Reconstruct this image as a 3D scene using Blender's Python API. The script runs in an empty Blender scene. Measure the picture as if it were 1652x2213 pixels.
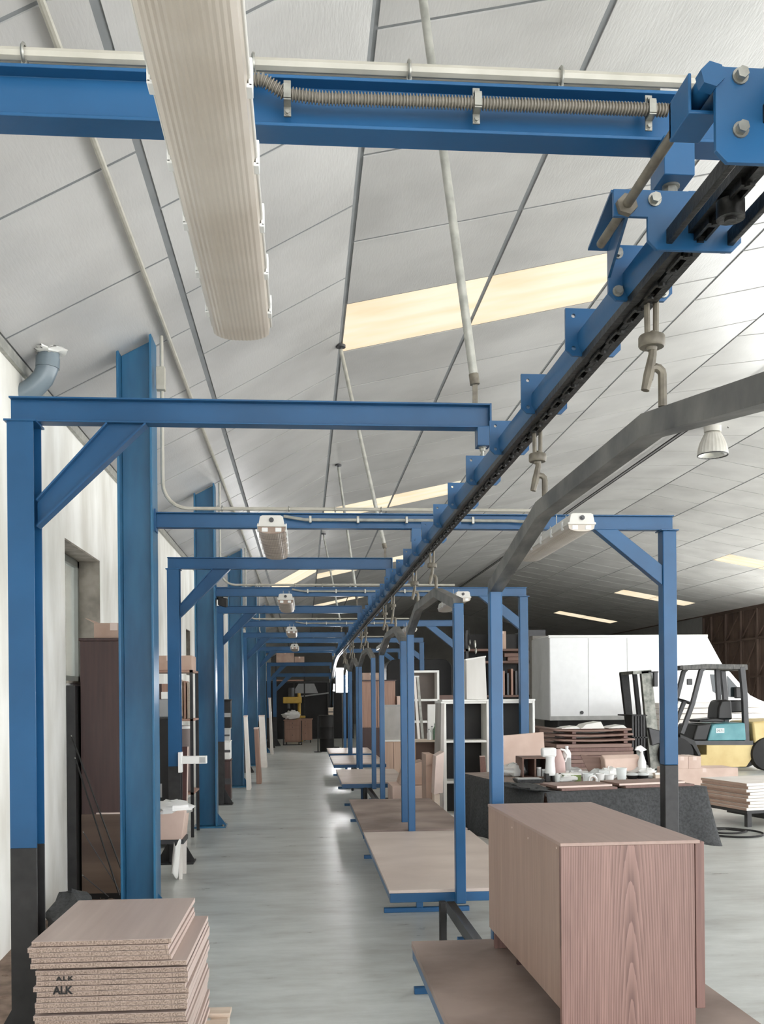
import bpy, math, random
from mathutils import Vector, Matrix
from mathutils.geometry import tessellate_polygon
random.seed(11)
SC = bpy.context.scene
COL = SC.collection
PI = math.pi
EYE = 1.64
# ---------------------------------------------------------------- camera geometry (focal length in pixels of the 1652x2213 frame)
FPX, U0, V0 = 2100.0, 826.0, 1503.0
TH = math.atan(169 / FPX)
RO = math.radians(0.5)
CR = Vector((math.cos(TH), -math.sin(TH), 0)); CF = Vector((math.sin(TH), math.cos(TH), 0)); CZ = Vector((0, 0, 1))
EYEP = Vector((0, 0, EYE))
def ray(u, v):
    a, b = u - U0, v - V0
    a, b = a * math.cos(RO) - b * math.sin(RO), b * math.cos(RO) + a * math.sin(RO)
    return CF + CR * (a / FPX) - CZ * (b / FPX)
def aty(u, v, y):
    d = ray(u, v); return EYEP + d * (y / d.y)
def atz(u, v, z):
    d = ray(u, v); return EYEP + d * ((z - EYE) / d.z)
def atx(u, v, x):
    d = ray(u, v); return EYEP + d * (x / d.x)
def DY(depth, x=0.0):                      # depth along the optical axis -> world y
    return (depth - x * math.sin(TH)) / math.cos(TH)

# ---------------------------------------------------------------- mesh builder
class MB:
    def __init__(s): s.v = []; s.f = []
    def add(s, vs, fs):
        n = len(s.v); s.v += [tuple(p) for p in vs]; s.f += [tuple(i + n for i in f) for f in fs]; return s
    def box(s, x0, x1, y0, y1, z0, z1):
        return s.add([(x0,y0,z0),(x1,y0,z0),(x1,y1,z0),(x0,y1,z0),(x0,y0,z1),(x1,y0,z1),(x1,y1,z1),(x0,y1,z1)],
              [(0,3,2,1),(4,5,6,7),(0,1,5,4),(1,2,6,5),(2,3,7,6),(3,0,4,7)])
    def hexa(s, p):                        # 8 points: bottom ring then top ring
        return s.add(p, [(0,3,2,1),(4,5,6,7),(0,1,5,4),(1,2,6,5),(2,3,7,6),(3,0,4,7)])
    def prism(s, pts, axis, a0, a1):
        m = {'x': lambda p, a: (a, p[0], p[1]), 'y': lambda p, a: (p[0], a, p[1]), 'z': lambda p, a: (p[0], p[1], a)}[axis]
        n = len(pts)
        return s.add([m(p, a0) for p in pts] + [m(p, a1) for p in pts],
              [tuple(range(n))[::-1], tuple(range(n, 2*n))] + [(i, (i+1) % n, n + (i+1) % n, n + i) for i in range(n)])
    def plate(s, outer, holes, axis, a0, a1):
        m = {'x': lambda p, a: (a, p[0], p[1]), 'y': lambda p, a: (p[0], a, p[1]), 'z': lambda p, a: (p[0], p[1], a)}[axis]
        loops = [outer] + holes
        flat = [p for l in loops for p in l]; n = len(flat)
        tris = tessellate_polygon([[Vector((p[0], p[1], 0)) for p in l] for l in loops])
        fs = [tuple(t) for t in tris] + [tuple(i + n for i in t)[::-1] for t in tris]
        k = 0
        for l in loops:
            c = len(l)
            fs += [(k+i, k+(i+1) % c, n+k+(i+1) % c, n+k+i) for i in range(c)]; k += c
        return s.add([m(p, a0) for p in flat] + [m(p, a1) for p in flat], fs)
    def cyl(s, p0, p1, r, seg=14, r2=None):
        p0, p1 = Vector(p0), Vector(p1); r2 = r if r2 is None else r2
        d = (p1 - p0).normalized(); a = d.orthogonal().normalized(); b = d.cross(a)
        vs = []
        for p, q in ((p0, r), (p1, r2)):
            vs += [p + (a*math.cos(2*PI*i/seg) + b*math.sin(2*PI*i/seg))*q for i in range(seg)]
        return s.add(vs, [tuple(range(seg))[::-1], tuple(range(seg, 2*seg))] + [(i, (i+1) % seg, seg+(i+1) % seg, seg+i) for i in range(seg)])
    def tube(s, pts, r, seg=8, closed=False, rad=None):
        pts = [Vector(p) for p in pts]; n = len(pts); vs = []; a = None
        for i, p in enumerate(pts):
            if closed: d = pts[(i+1) % n] - pts[i-1]
            else: d = pts[min(i+1, n-1)] - pts[max(i-1, 0)]
            d.normalize()
            if a is None: a = d.orthogonal().normalized()
            a = (a - d*a.dot(d)).normalized(); b = d.cross(a); q = rad[i] if rad else r
            vs += [p + (a*math.cos(2*PI*k/seg) + b*math.sin(2*PI*k/seg))*q for k in range(seg)]
        fs = []
        for i in range(n if closed else n-1):
            j = (i+1) % n
            fs += [(i*seg+k, i*seg+(k+1) % seg, j*seg+(k+1) % seg, j*seg+k) for k in range(seg)]
        if not closed: fs += [tuple(range(seg))[::-1], tuple(range((n-1)*seg, n*seg))]
        return s.add(vs, fs)
    def extr(s, poly, path, up=(0,0,1), side=None):       # 2D polygon (side, up) swept along a path
        path = [Vector(p) for p in path]; n = len(path); m = len(poly); vs = []
        for i, p in enumerate(path):
            d = (path[min(i+1, n-1)] - path[max(i-1, 0)]).normalized()
            if side is not None: sd = Vector(side); u = sd.cross(d).normalized()
            else: sd = d.cross(Vector(up)).normalized(); u = sd.cross(d)
            vs += [p + sd*q[0] + u*q[1] for q in poly]
        fs = [tuple(range(m))[::-1], tuple(range((n-1)*m, n*m))]
        for i in range(n-1):
            fs += [(i*m+k, i*m+(k+1) % m, (i+1)*m+(k+1) % m, (i+1)*m+k) for k in range(m)]
        return s.add(vs, fs)
    def lathe(s, prof, c=(0,0,0), seg=20, axis='z'):
        c = Vector(c); vs = []; n = len(prof)
        for r, h in prof:
            for i in range(seg):
                a = 2*PI*i/seg
                vs.append(c + (Vector((r*math.cos(a), r*math.sin(a), h)) if axis == 'z' else Vector((r*math.cos(a), h, r*math.sin(a))) if axis == 'y' else Vector((h, r*math.cos(a), r*math.sin(a)))))
        fs = [tuple(range(seg))[::-1], tuple(range((n-1)*seg, n*seg))]
        for i in range(n-1):
            fs += [(i*seg+k, i*seg+(k+1) % seg, (i+1)*seg+(k+1) % seg, (i+1)*seg+k) for k in range(seg)]
        return s.add(vs, fs)
    def blob(s, c, rx, ry, rz, rough=.15, seg=14, rings=9, seed=0, flat=None):
        rnd = random.Random(seed); vs = []; c = Vector(c)
        for j in range(rings+1):
            t = PI*j/rings
            for i in range(seg):
                a = 2*PI*i/seg; k = 1 + rough*(rnd.random()-.5)*2
                z = -math.cos(t)*rz*k
                if flat is not None: z = max(z, flat)
                vs.append(c + Vector((math.sin(t)*math.cos(a)*rx*k, math.sin(t)*math.sin(a)*ry*k, z)))
        fs = []
        for j in range(rings):
            fs += [(j*seg+k, j*seg+(k+1) % seg, (j+1)*seg+(k+1) % seg, (j+1)*seg+k) for k in range(seg)]
        return s.add(vs, fs)
    def grid(s, fn, nu, nv):
        vs = [fn(i/nu, j/nv) for j in range(nv+1) for i in range(nu+1)]
        return s.add(vs, [(j*(nu+1)+i, j*(nu+1)+i+1, (j+1)*(nu+1)+i+1, (j+1)*(nu+1)+i) for j in range(nv) for i in range(nu)])
    def ibeam(s, p0, p1, h, b, tf=.008, tw=.006, up=(0,0,1)):
        H, B, w = h/2, b/2, tw/2
        poly = [(-B,-H),(B,-H),(B,-H+tf),(w,-H+tf),(w,H-tf),(B,H-tf),(B,H),(-B,H),(-B,H-tf),(-w,H-tf),(-w,-H+tf),(-B,-H+tf)]
        return s.extr(poly, [p0, p1], up)
    def bolt(s, p, n, r=.01, h=.008):      # hex head on a washer, facing n
        p = Vector(p); n = Vector(n).normalized()
        s.cyl(p, p + n*h*.35, r*1.35, 14); return s.cyl(p + n*h*.3, p + n*h*1.5, r, 6)

ORG = {}
def link(o, parent=None):
    COL.objects.link(o)
    if parent is not None: o.parent = parent
    return o
def thing(name, label, cat, loc, group=None, rz=0.0, local=False):
    o = bpy.data.objects.new(name, None); o.empty_display_size = .1
    link(o); o.location = loc; o.rotation_euler = (0, 0, rz)
    o['label'] = label; o['category'] = cat
    if group: o['group'] = group
    ORG[o.name] = Vector((0,0,0)) if local else Vector(loc)
    return o
def build(name, mb, mat, parent=None, org=None, bevel=0.0, label=None, smooth=40, solid=0.0, seg=2):
    if parent is not None: org = ORG[parent.name]
    elif org is None:
        xs, ys, zs = zip(*mb.v); org = Vector(((min(xs)+max(xs))/2, (min(ys)+max(ys))/2, min(zs)))
    org = Vector(org)
    me = bpy.data.meshes.new(name)
    me.from_pydata([tuple(Vector(p) - org) for p in mb.v], [], mb.f)
    import bmesh
    bm = bmesh.new(); bm.from_mesh(me); bmesh.ops.recalc_face_normals(bm, faces=bm.faces); bm.to_mesh(me); bm.free()
    for p in me.polygons: p.use_smooth = True
    me.set_sharp_from_angle(angle=math.radians(smooth))
    me.materials.append(mat)
    o = link(bpy.data.objects.new(name, me), parent)
    if parent is None: o.location = org
    ORG[o.name] = org
    if bevel:
        m = o.modifiers.new('bevel', 'BEVEL'); m.width = bevel; m.segments = seg; m.limit_method = 'ANGLE'; m.angle_limit = math.radians(40); m.harden_normals = False
    if solid:
        m = o.modifiers.new('thick', 'SOLIDIFY'); m.thickness = solid; m.offset = 0
    if label: o['label'] = label
    return o
def single(name, mb, mat, label, cat, group=None, **k):
    o = build(name, mb, mat, None, **k); o['label'] = label; o['category'] = cat
    if group: o['group'] = group
    return o
def struct(name, mb, mat, parent=None, **k):
    o = build(name, mb, mat, parent, **k)
    if parent is None: o['kind'] = 'structure'
    return o
def kids(o): return [c for c in bpy.data.objects if c.parent == o]
def clone(root, off, label=None, group=None):
    def rec(o, parent):
        c = o.copy(); COL.objects.link(c)
        if parent is not None: c.parent = parent
        for ch in kids(o): rec(ch, c)
        return c
    c = rec(root, None); c.location = Vector(root.location) + Vector(off)
    if label: c['label'] = label
    if group: c['group'] = group
    return c
ORDN = ['nearest', 'second', 'third', 'fourth', 'fifth', 'sixth', 'seventh', 'eighth', 'ninth', 'tenth', 'eleventh', 'twelfth']

# ---------------------------------------------------------------- materials
def lin(c): return tuple((x/255/12.92 if x/255 <= .04045 else ((x/255+.055)/1.055)**2.4) for x in c)
def nodes(name):
    m = bpy.data.materials.new(name); m.use_nodes = True
    nt = m.node_tree; b = nt.nodes['Principled BSDF']; return m, nt, b
def N(nt, t, **k):
    n = nt.nodes.new(t)
    for a, v in k.items(): setattr(n, a, v)
    return n
def mat(name, c, rough=.5, metal=0.0, c2=None, var=.08, scale=5.0, stretch=(1,1,1), bump=0.0, bscale=60.0, detail=4, lo=.35, hi=.65, rvar=0.0, spec=None, bstretch=None):
    m, nt, b = nodes(name); L = nt.links.new
    c = lin(c)
    if c2 is None:
        ca = tuple(x*(1-var) for x in c); cb = tuple(min(1, x*(1+var)) for x in c)
    else: ca, cb = c, lin(c2)
    tc = N(nt, 'ShaderNodeTexCoord'); mp = N(nt, 'ShaderNodeMapping'); mp.inputs['Scale'].default_value = stretch
    L(tc.outputs['Object'], mp.inputs['Vector'])
    no = N(nt, 'ShaderNodeTexNoise'); no.inputs['Scale'].default_value = scale; no.inputs['Detail'].default_value = detail
    L(mp.outputs[0], no.inputs['Vector'])
    cr = N(nt, 'ShaderNodeValToRGB'); cr.color_ramp.elements[0].position = lo; cr.color_ramp.elements[1].position = hi
    cr.color_ramp.elements[0].color = ca + (1,); cr.color_ramp.elements[1].color = cb + (1,)
    L(no.outputs['Fac'], cr.inputs[0]); L(cr.outputs[0], b.inputs['Base Color'])
    b.inputs['Roughness'].default_value = rough; b.inputs['Metallic'].default_value = metal
    if spec is not None: b.inputs['Specular IOR Level'].default_value = spec
    if rvar:
        mr = N(nt, 'ShaderNodeMapRange'); mr.inputs['To Min'].default_value = max(.02, rough-rvar); mr.inputs['To Max'].default_value = rough+rvar
        L(no.outputs['Fac'], mr.inputs['Value']); L(mr.outputs[0], b.inputs['Roughness'])
    if bump:
        n2 = N(nt, 'ShaderNodeTexNoise'); n2.inputs['Scale'].default_value = bscale; n2.inputs['Detail'].default_value = 3
        if bstretch:
            m2 = N(nt, 'ShaderNodeMapping'); m2.inputs['Scale'].default_value = bstretch; L(tc.outputs['Object'], m2.inputs['Vector']); L(m2.outputs[0], n2.inputs['Vector'])
        else: L(tc.outputs['Object'], n2.inputs['Vector'])
        bp = N(nt, 'ShaderNodeBump'); bp.inputs['Strength'].default_value = bump; bp.inputs['Distance'].default_value = .01
        L(n2.outputs['Fac'], bp.inputs['Height']); L(bp.outputs[0], b.inputs['Normal'])
    return m
def wood(name, c, c2, axis='z', fine=55.0, rough=.45, rings=0.0, bump=.05):
    m, nt, b = nodes(name); L = nt.links.new
    tc = N(nt, 'ShaderNodeTexCoord'); mp = N(nt, 'ShaderNodeMapping')
    s = {'x': (.05,1,1), 'y': (1,.05,1), 'z': (1,1,.05)}[axis]
    mp.inputs['Scale'].default_value = s; L(tc.outputs['Object'], mp.inputs['Vector'])
    n1 = N(nt, 'ShaderNodeTexNoise'); n1.inputs['Scale'].default_value = fine; n1.inputs['Detail'].default_value = 5; L(mp.outputs[0], n1.inputs['Vector'])
    n2 = N(nt, 'ShaderNodeTexNoise'); n2.inputs['Scale'].default_value = fine*.12; n2.inputs['Detail'].default_value = 2; L(mp.outputs[0], n2.inputs['Vector'])
    mx = N(nt, 'ShaderNodeMix'); mx.inputs[0].default_value = .4; L(n1.outputs['Fac'], mx.inputs[2]); L(n2.outputs['Fac'], mx.inputs[3])
    src = mx.outputs[0]
    if rings:
        # cathedral figure: distance from a tilted axis, warped, read as saw bands
        m2 = N(nt, 'ShaderNodeMapping'); m2.inputs['Scale'].default_value = {'z': (1,1,.06), 'y': (1,.06,1), 'x': (.06,1,1)}[axis]
        L(tc.outputs['Object'], m2.inputs['Vector'])
        wv = N(nt, 'ShaderNodeTexWave', wave_type='RINGS', rings_direction='SPHERICAL', wave_profile='SAW')
        wv.inputs['Scale'].default_value = rings; wv.inputs['Distortion'].default_value = 2.2; wv.inputs['Detail'].default_value = 3; wv.inputs['Detail Scale'].default_value = 1.6
        m2.inputs['Location'].default_value = (-.245, .0, .018)
        L(m2.outputs[0], wv.inputs['Vector'])
        m3 = N(nt, 'ShaderNodeMix'); m3.inputs[0].default_value = .30; L(src, m3.inputs[2]); L(wv.outputs['Fac'], m3.inputs[3]); src = m3.outputs[0]
    cr = N(nt, 'ShaderNodeValToRGB'); cr.color_ramp.elements[0].position = .3; cr.color_ramp.elements[1].position = .7
    cr.color_ramp.elements[0].color = lin(c) + (1,); cr.color_ramp.elements[1].color = lin(c2) + (1,)
    L(src, cr.inputs[0]); L(cr.outputs[0], b.inputs['Base Color']); b.inputs['Roughness'].default_value = rough
    if bump:
        bp = N(nt, 'ShaderNodeBump'); bp.inputs['Strength'].default_value = bump; bp.inputs['Distance'].default_value = .004
        L(n1.outputs['Fac'], bp.inputs['Height']); L(bp.outputs[0], b.inputs['Normal'])
    return m
def emit(name, c, s):
    m = bpy.data.materials.new(name); m.use_nodes = True; nt = m.node_tree; nt.nodes.clear()
    e = N(nt, 'ShaderNodeEmission'); e.inputs[0].default_value = lin(c) + (1,); e.inputs[1].default_value = s
    o = N(nt, 'ShaderNodeOutputMaterial'); nt.links.new(e.outputs[0], o.inputs[0]); return m
def clear(name, c, rough=.1, alpha=.35):
    m, nt, b = nodes(name); b.inputs['Base Color'].default_value = lin(c) + (1,); b.inputs['Roughness'].default_value = rough
    b.inputs['Alpha'].default_value = alpha; return m

M = {}
M['blue'] = mat('blue_paint', (26,75,115), .34, c2=(35,89,134), scale=1.6, bump=.03, bscale=30, spec=.4)
M['column_blue'] = mat('column_blue_paint', (26,80,116), .32, c2=(48,112,150), scale=2.2, stretch=(1.5,1.5,.35), bump=.04, bscale=25)
M['black_paint'] = mat('black_paint', (26,25,26), .45, c2=(44,43,43), scale=9, bump=.05)
M['black_iron'] = mat('greasy_black_iron', (9,9,8), .4, c2=(26,24,22), scale=22, bump=.25, bscale=50)
M['arch_grey'] = mat('weathered_grey_steel', (66,66,65), .5, c2=(108,106,102), scale=6, stretch=(3,1,1), bump=.08, bscale=30)
M['zinc'] = mat('zinc', (150,149,142), .35, .7, var=.2, scale=30)
M['galv'] = mat('galvanised_tube', (150,150,143), .42, .35, c2=(178,177,169), scale=14)
M['pvc'] = mat('cream_pvc', (166,162,150), .38, c2=(184,180,169), scale=8)
M['corr'] = mat('corrugated_grey_hose', (126,120,110), .45, var=.06)
M['iron_hook'] = mat('dull_iron', (96,90,80), .5, .3, c2=(124,117,104), scale=25)
M['ceil'] = mat('pale_ceiling_board', (184,182,180), .30, c2=(203,201,199), scale=1.1, bump=.14, bscale=9, bstretch=(9,1.5,9), detail=6)
M['ceil_back'] = mat('grey_joint_sheet', (128,130,132), .6)
M['skylight_lit_board'] = emit('skylight_lit_board_glow', (255,238,205), 1.05)
def skylight_lit_board():
    m, nt, b = nodes('skylight_lit_board_glow'); L = nt.links.new
    tc = N(nt, 'ShaderNodeTexCoord'); n = N(nt, 'ShaderNodeTexNoise'); n.inputs['Scale'].default_value = 1.3; n.inputs['Detail'].default_value = 6
    mp = N(nt, 'ShaderNodeMapping'); mp.inputs['Scale'].default_value = (.6, 3, 1); L(tc.outputs['Object'], mp.inputs['Vector']); L(mp.outputs[0], n.inputs['Vector'])
    cr = N(nt, 'ShaderNodeValToRGB'); cr.color_ramp.elements[0].position = .35; cr.color_ramp.elements[1].position = .62
    cr.color_ramp.elements[0].color = lin((250,226,188)) + (1,); cr.color_ramp.elements[1].color = lin((255,244,216)) + (1,)
    L(n.outputs['Fac'], cr.inputs[0]); L(cr.outputs[0], b.inputs['Emission Color']); b.inputs['Emission Strength'].default_value = 1.1; b.inputs['Base Color'].default_value = (.05,.05,.05,1)
    return m
M['skylight_lit_board'] = skylight_lit_board()
M['plaster'] = mat('white_plaster', (214,211,202), .8, c2=(243,242,237), scale=1.8, stretch=(1,1.4,.5), bump=.12, bscale=7, detail=7)
M['plaster_raw'] = mat('raw_cement_reveal', (118,112,102), .85, c2=(150,143,132), scale=6, bump=.3, bscale=18)
M['dark_wall'] = mat('dark_concrete', (98,96,92), .85, c2=(120,117,112), scale=.6, bump=.1)
M['gate'] = mat('brown_sheet_gate', (84,68,60), .55, c2=(102,84,74), scale=1.3)
M['white_paint'] = mat('white_vehicle_paint', (236,237,238), .22, var=.02)
M['white'] = mat('white_melamine', (236,235,230), .4, var=.03)
M['grey'] = mat('grey_sheet', (150,150,150), .45, var=.06)
M['dark'] = mat('dark_board', (22,20,20), .6, var=.3)
M['darkbrown'] = wood('dark_brown_veneer', (56,37,35), (78,53,49), 'z', 40, .4)
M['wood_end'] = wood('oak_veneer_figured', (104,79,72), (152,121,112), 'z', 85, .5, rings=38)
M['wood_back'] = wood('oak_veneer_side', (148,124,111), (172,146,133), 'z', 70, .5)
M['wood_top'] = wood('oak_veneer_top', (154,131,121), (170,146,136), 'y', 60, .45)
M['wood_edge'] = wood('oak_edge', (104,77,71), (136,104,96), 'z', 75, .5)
M['deck'] = mat('worn_pale_deck', (190,174,164), .5, c2=(206,191,181), scale=1.6, stretch=(1,1.7,1), bump=.04, detail=7)
M['deck_dusty'] = mat('dusty_brown_deck', (120,103,95), .6, c2=(160,142,133), scale=1.7, stretch=(1,1.2,1), detail=10, lo=.36, hi=.62)
M['panel_face'] = wood('pink_brown_panel_face', (170,151,143), (194,176,167), 'y', 22, .4)
M['chip'] = mat('chipboard_edge', (122,105,93), .8, c2=(176,156,142), scale=160, detail=2, bump=.2, bscale=220)
M['edge_pale'] = mat('pale_edge_band', (226,206,196), .5, var=.05)
M['ink'] = mat('black_stencil_ink', (24,22,21), .6)
M['carton'] = mat('cardboard', (176,148,132), .75, c2=(192,166,150), scale=4)
M['carton_pale'] = mat('pale_cardboard', (208,182,168), .75, c2=(220,196,183), scale=4)
M['paper'] = mat('white_paper', (240,239,235), .7, var=.03)
M['cloth'] = mat('dark_grey_felt', (58,59,60), .95, c2=(76,77,78), scale=45, bump=.4, bscale=90, detail=7)
M['table_top'] = mat('dusty_table_top', (128,112,104), .7, c2=(150,134,126), scale=7)
M['board'] = wood('brown_board', (132,106,96), (152,124,113), 'x', 60, .5)
M['lightwood'] = wood('light_oak', (188,155,134), (214,186,165), 'z', 40, .5)
M['midwood'] = wood('mid_brown_wood', (150,116,100), (178,142,124), 'z', 40, .5)
M['plywood'] = wood('pale_ply', (206,186,166), (230,214,198), 'x', 45, .6)
M['white_ply'] = mat('pale_board_stack', (232,224,216), .5, c2=(244,238,232), scale=3)
M['yellow'] = mat('faded_yellow_paint', (222,200,140), .4, c2=(206,178,118), scale=2.2, detail=7, lo=.45, hi=.75)
M['machine_yellow'] = mat('machine_yellow', (196,160,70), .45, var=.12)
M['teal'] = mat('teal_hood', (76,140,148), .35, c2=(104,164,172), scale=2.5)
M['rubber'] = mat('rubber', (34,33,33), .7, var=.15)
M['graphite'] = mat('graphite_steel', (70,70,72), .42, .2, var=.12)
M['mast'] = mat('mast_steel', (92,94,88), .38, .4, c2=(140,140,132), scale=9)
M['vinyl'] = mat('black_vinyl', (30,29,29), .45)
M['glass_dark'] = mat('dark_glass', (44,52,54), .08, var=.25, scale=2)
M['plastic_clear'] = clear('clear_plastic', (242,246,245), .2, .55)
M['plastic_white'] = mat('white_plastic', (238,238,236), .35, var=.02)
M['green'] = mat('green_box', (130,150,86), .5, var=.2)
M['green_glass'] = clear('green_bottle', (60,120,70), .08, .75)
M['pink_jug'] = mat('pink_jug', (202,172,166), .45)
M['diffuser'] = mat('ribbed_diffuser', (190,178,164), .28, c2=(206,196,184), scale=2, stretch=(1,1.5,1))
M['diffuser_dirty'] = mat('dusty_diffuser', (150,128,113), .35, c2=(206,192,178), scale=5, stretch=(.6,4,1), detail=5, lo=.38, hi=.6)
M['housing'] = mat('lamp_housing', (208,204,196), .4, c2=(222,219,212), scale=5)
M['lamp_glow'] = emit('floodlight_glow', (255,255,255), 60)
M['lamp_glass'] = mat('lamp_reflector', (225,224,218), .15, .5, var=.05)
M['pvc_grey'] = mat('grey_drain_pipe', (112,124,132), .3, var=.1)
M['foam'] = mat('grey_foam', (178,178,176), .8)
M['window_glass'] = clear('window_glass', (150,156,150), .12, .55)
M['alu'] = mat('aluminium_frame', (120,122,116), .4, .5)
M['tape'] = mat('pale_warning_sticker', (226,238,238), .5)
M['truck_dark'] = mat('truck_chassis', (24,24,24), .6)
M['lumber'] = wood('dark_lumber', (96,72,62), (126,98,86), 'x', 40, .6)
M['steel_white'] = mat('brushed_white_panel', (190,186,178), .3, c2=(226,223,217), scale=2, stretch=(1,1,.2))
M['grey_board'] = mat('grey_cement_board', (165,160,154), .6, c2=(196,192,187), scale=3, stretch=(1,1,.5), detail=6)

# polished concrete with trowel streaks
def concrete():
    m, nt, b = nodes('polished_concrete'); L = nt.links.new
    tc = N(nt, 'ShaderNodeTexCoord')
    def nz(sc, det, st, rough=.6):
        mp = N(nt, 'ShaderNodeMapping'); mp.inputs['Scale'].default_value = st; L(tc.outputs['Object'], mp.inputs['Vector'])
        n = N(nt, 'ShaderNodeTexNoise'); n.inputs['Scale'].default_value = sc; n.inputs['Detail'].default_value = det; n.inputs['Roughness'].default_value = rough
        L(mp.outputs[0], n.inputs['Vector']); return n
    n1 = nz(1.3, 7, (.7,1.5,1)); n2 = nz(4.0, 6, (.5,1.6,1), .7)
    mx = N(nt, 'ShaderNodeMix'); mx.inputs[0].default_value = .5; L(n1.outputs['Fac'], mx.inputs[2]); L(n2.outputs['Fac'], mx.inputs[3])
    cr = N(nt, 'ShaderNodeValToRGB'); e = cr.color_ramp.elements
    e[0].position = .33; e[0].color = lin((166,165,161)) + (1,); e[1].position = .66; e[1].color = lin((218,221,219)) + (1,)
    k = e.new(.5); k.color = lin((196,199,196)) + (1,)
    L(mx.outputs[0], cr.inputs[0]); L(cr.outputs[0], b.inputs['Base Color'])
    mr = N(nt, 'ShaderNodeMapRange'); mr.inputs['To Min'].default_value = .2; mr.inputs['To Max'].default_value = .42
    L(n2.outputs['Fac'], mr.inputs['Value']); L(mr.outputs[0], b.inputs['Roughness'])
    bp = N(nt, 'ShaderNodeBump'); bp.inputs['Strength'].default_value = .05; bp.inputs['Distance'].default_value = .02
    L(n2.outputs['Fac'], bp.inputs['Height']); L(bp.outputs[0], b.inputs['Normal'])
    return m
M['concrete'] = concrete()
# ================================================================ SETTING
XW = -1.89                                   # inner face of the left wall
YB = 57.0                                    # back wall
ROOF = [(-1.89,3.92),(-.827,4.489),(.40,5.176),(1.743,5.471),(3.08,5.765),(4.42,6.06),(5.747,6.35),(7.142,6.532),
        (8.544,6.544),(9.833,6.311),(11.305,6.047),(12.776,5.783),(14.235,5.52),(15.76,5.246),(17.3,4.968)]
def roof(x):
    for (a, za), (b, zb) in zip(ROOF, ROOF[1:]):
        if x <= b: return za + (zb-za)*(x-a)/(b-a)
    return ROOF[-1][1]
struct('floor', MB().box(-2.2, 60, -40, 60, -.15, 0), M['concrete'], org=(0,0,0))

PITCH = 1.215
boards, back = MB(), MB()
sky = []
for i, ((xa, za), (xb, zb)) in enumerate(zip(ROOF, ROOF[1:])):
    off = 8.79 if i % 2 == 0 else 8.2
    if i in (2, 3, 11, 12): off = 8.79
    if i == 2: off = 8.79
    y0 = off - PITCH*13
    gx = .026 if i < 4 else .02
    for r in range(60):
        ya = y0 + r*PITCH; yb_ = min(ya + PITCH, YB)
        if ya >= YB: break
        mid = ya + .5*PITCH
        sk = (i in (2, 3) and any(abs(mid-(s+.6)) < .3 for s in (8.79, 18.51, 28.23, 37.95))) or (i in (11, 12) and any(abs(mid-(s+.6)) < .3 for s in (28.23, 37.95, 47.67)))
        if i == 1 and 25.5 < mid < 27.5: sk = True  # brightly lit ceiling boards here, their brightness put in as emission
        L_ = math.hypot(xb-xa, zb-za); ux, uz = (xb-xa)/L_, (zb-za)/L_
        nx, nz_ = -uz, ux
        g, gy = gx*.9, .016
        p = lambda t, y, h: (xa + ux*t + nx*h, y, za + uz*t + nz_*h)
        q = [p(g, ya+gy, 0), p(L_-g, ya+gy, 0), p(L_-g, yb_-gy, 0), p(g, yb_-gy, 0)]
        q2 = [p(g, ya+gy, .008), p(L_-g, ya+gy, .008), p(L_-g, yb_-gy, .008), p(g, yb_-gy, .008)]
        if sk: sky.append((i, r, q, q2))
        else: boards.hexa(q + q2)
    back.hexa([(xa, -8, za+.008), (xb, -8, zb+.008), (xb, YB, zb+.008), (xa, YB, za+.008),
               (xa, -8, za+.12), (xb, -8, zb+.12), (xb, YB, zb+.12), (xa, YB, za+.12)])
ceil = struct('ceiling', back, M['ceil_back'], org=(0,0,4))
struct('ceiling_boards', boards, M['ceil'], ceil)
wn = 1
for i, r, q, q2 in sky:
    wn += 1
    struct('window_%d' % wn, MB().hexa(q + q2), M['skylight_lit_board'])  # true skylights, plus the glowing stand-ins for lit ceiling boards

# left wall with two openings (a deep window and a narrow slot) and its raw reveal
wy0, wy1, wz0, wz1 = 7.92, 9.27, 1.76, 2.92
sy0, sy1, sz0, sz1 = 15.9, 16.5, 2.0, 2.75
w = MB(); T = .34
def wallpiece(a, b, z0, z1): w.box(XW-T, XW, a, b, z0, z1)
wallpiece(-8, wy0, 0, 3.95); wallpiece(wy0, wy1, 0, wz0); wallpiece(wy0, wy1, wz1, 3.95)
wallpiece(wy1, sy0, 0, 3.95); wallpiece(sy0, sy1, 0, sz0); wallpiece(sy0, sy1, sz1, 3.95); wallpiece(sy1, YB, 0, 3.95)
wl = struct('wall_left', w, M['plaster'], org=(XW, 20, 0))
rv = MB()
rv.box(XW-T, XW-.004, wy0, wy0+.012, wz0, wz1).box(XW-T, XW-.004, wy1-.012, wy1, wz0, wz1).box(XW-T, XW-.004, wy0, wy1, wz1-.012, wz1).box(XW-T, XW+.02, wy0, wy1, wz0, wz0+.02)
rv.box(XW-T, XW-.004, sy0, sy0+.012, sz0, sz1).box(XW-T, XW-.004, sy1-.012, sy1, sz0, sz1).box(XW-T, XW-.004, sy0, sy1, sz1-.012, sz1).box(XW-T, XW-.004, sy0, sy1, sz0, sz0+.012)
struct('reveal', rv, M['plaster_raw'], wl)
xg = XW - .22
fr = MB()
for a in (wy0+.012, (wy0+wy1)/2-.03, wy1-.072): fr.box(xg-.03, xg+.03, a, a+.06, wz0+.02, wz1-.012)
fr.box(xg-.03, xg+.03, wy0+.012, wy1-.012, wz0+.02, wz0+.08).box(xg-.03, xg+.03, wy0+.012, wy1-.012, wz1-.072, wz1-.012)
w1 = struct('window_1', fr, M['alu'])
struct('pane', MB().box(xg-.006, xg, wy0+.03, wy1-.03, wz0+.05, wz1-.04), M['window_glass'], w1)
struct('window_%d' % (wn+1), MB().box(XW-.2, XW-.17, sy0+.012, sy1-.012, sz0+.012, sz1-.012), M['glass_dark'])
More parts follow.
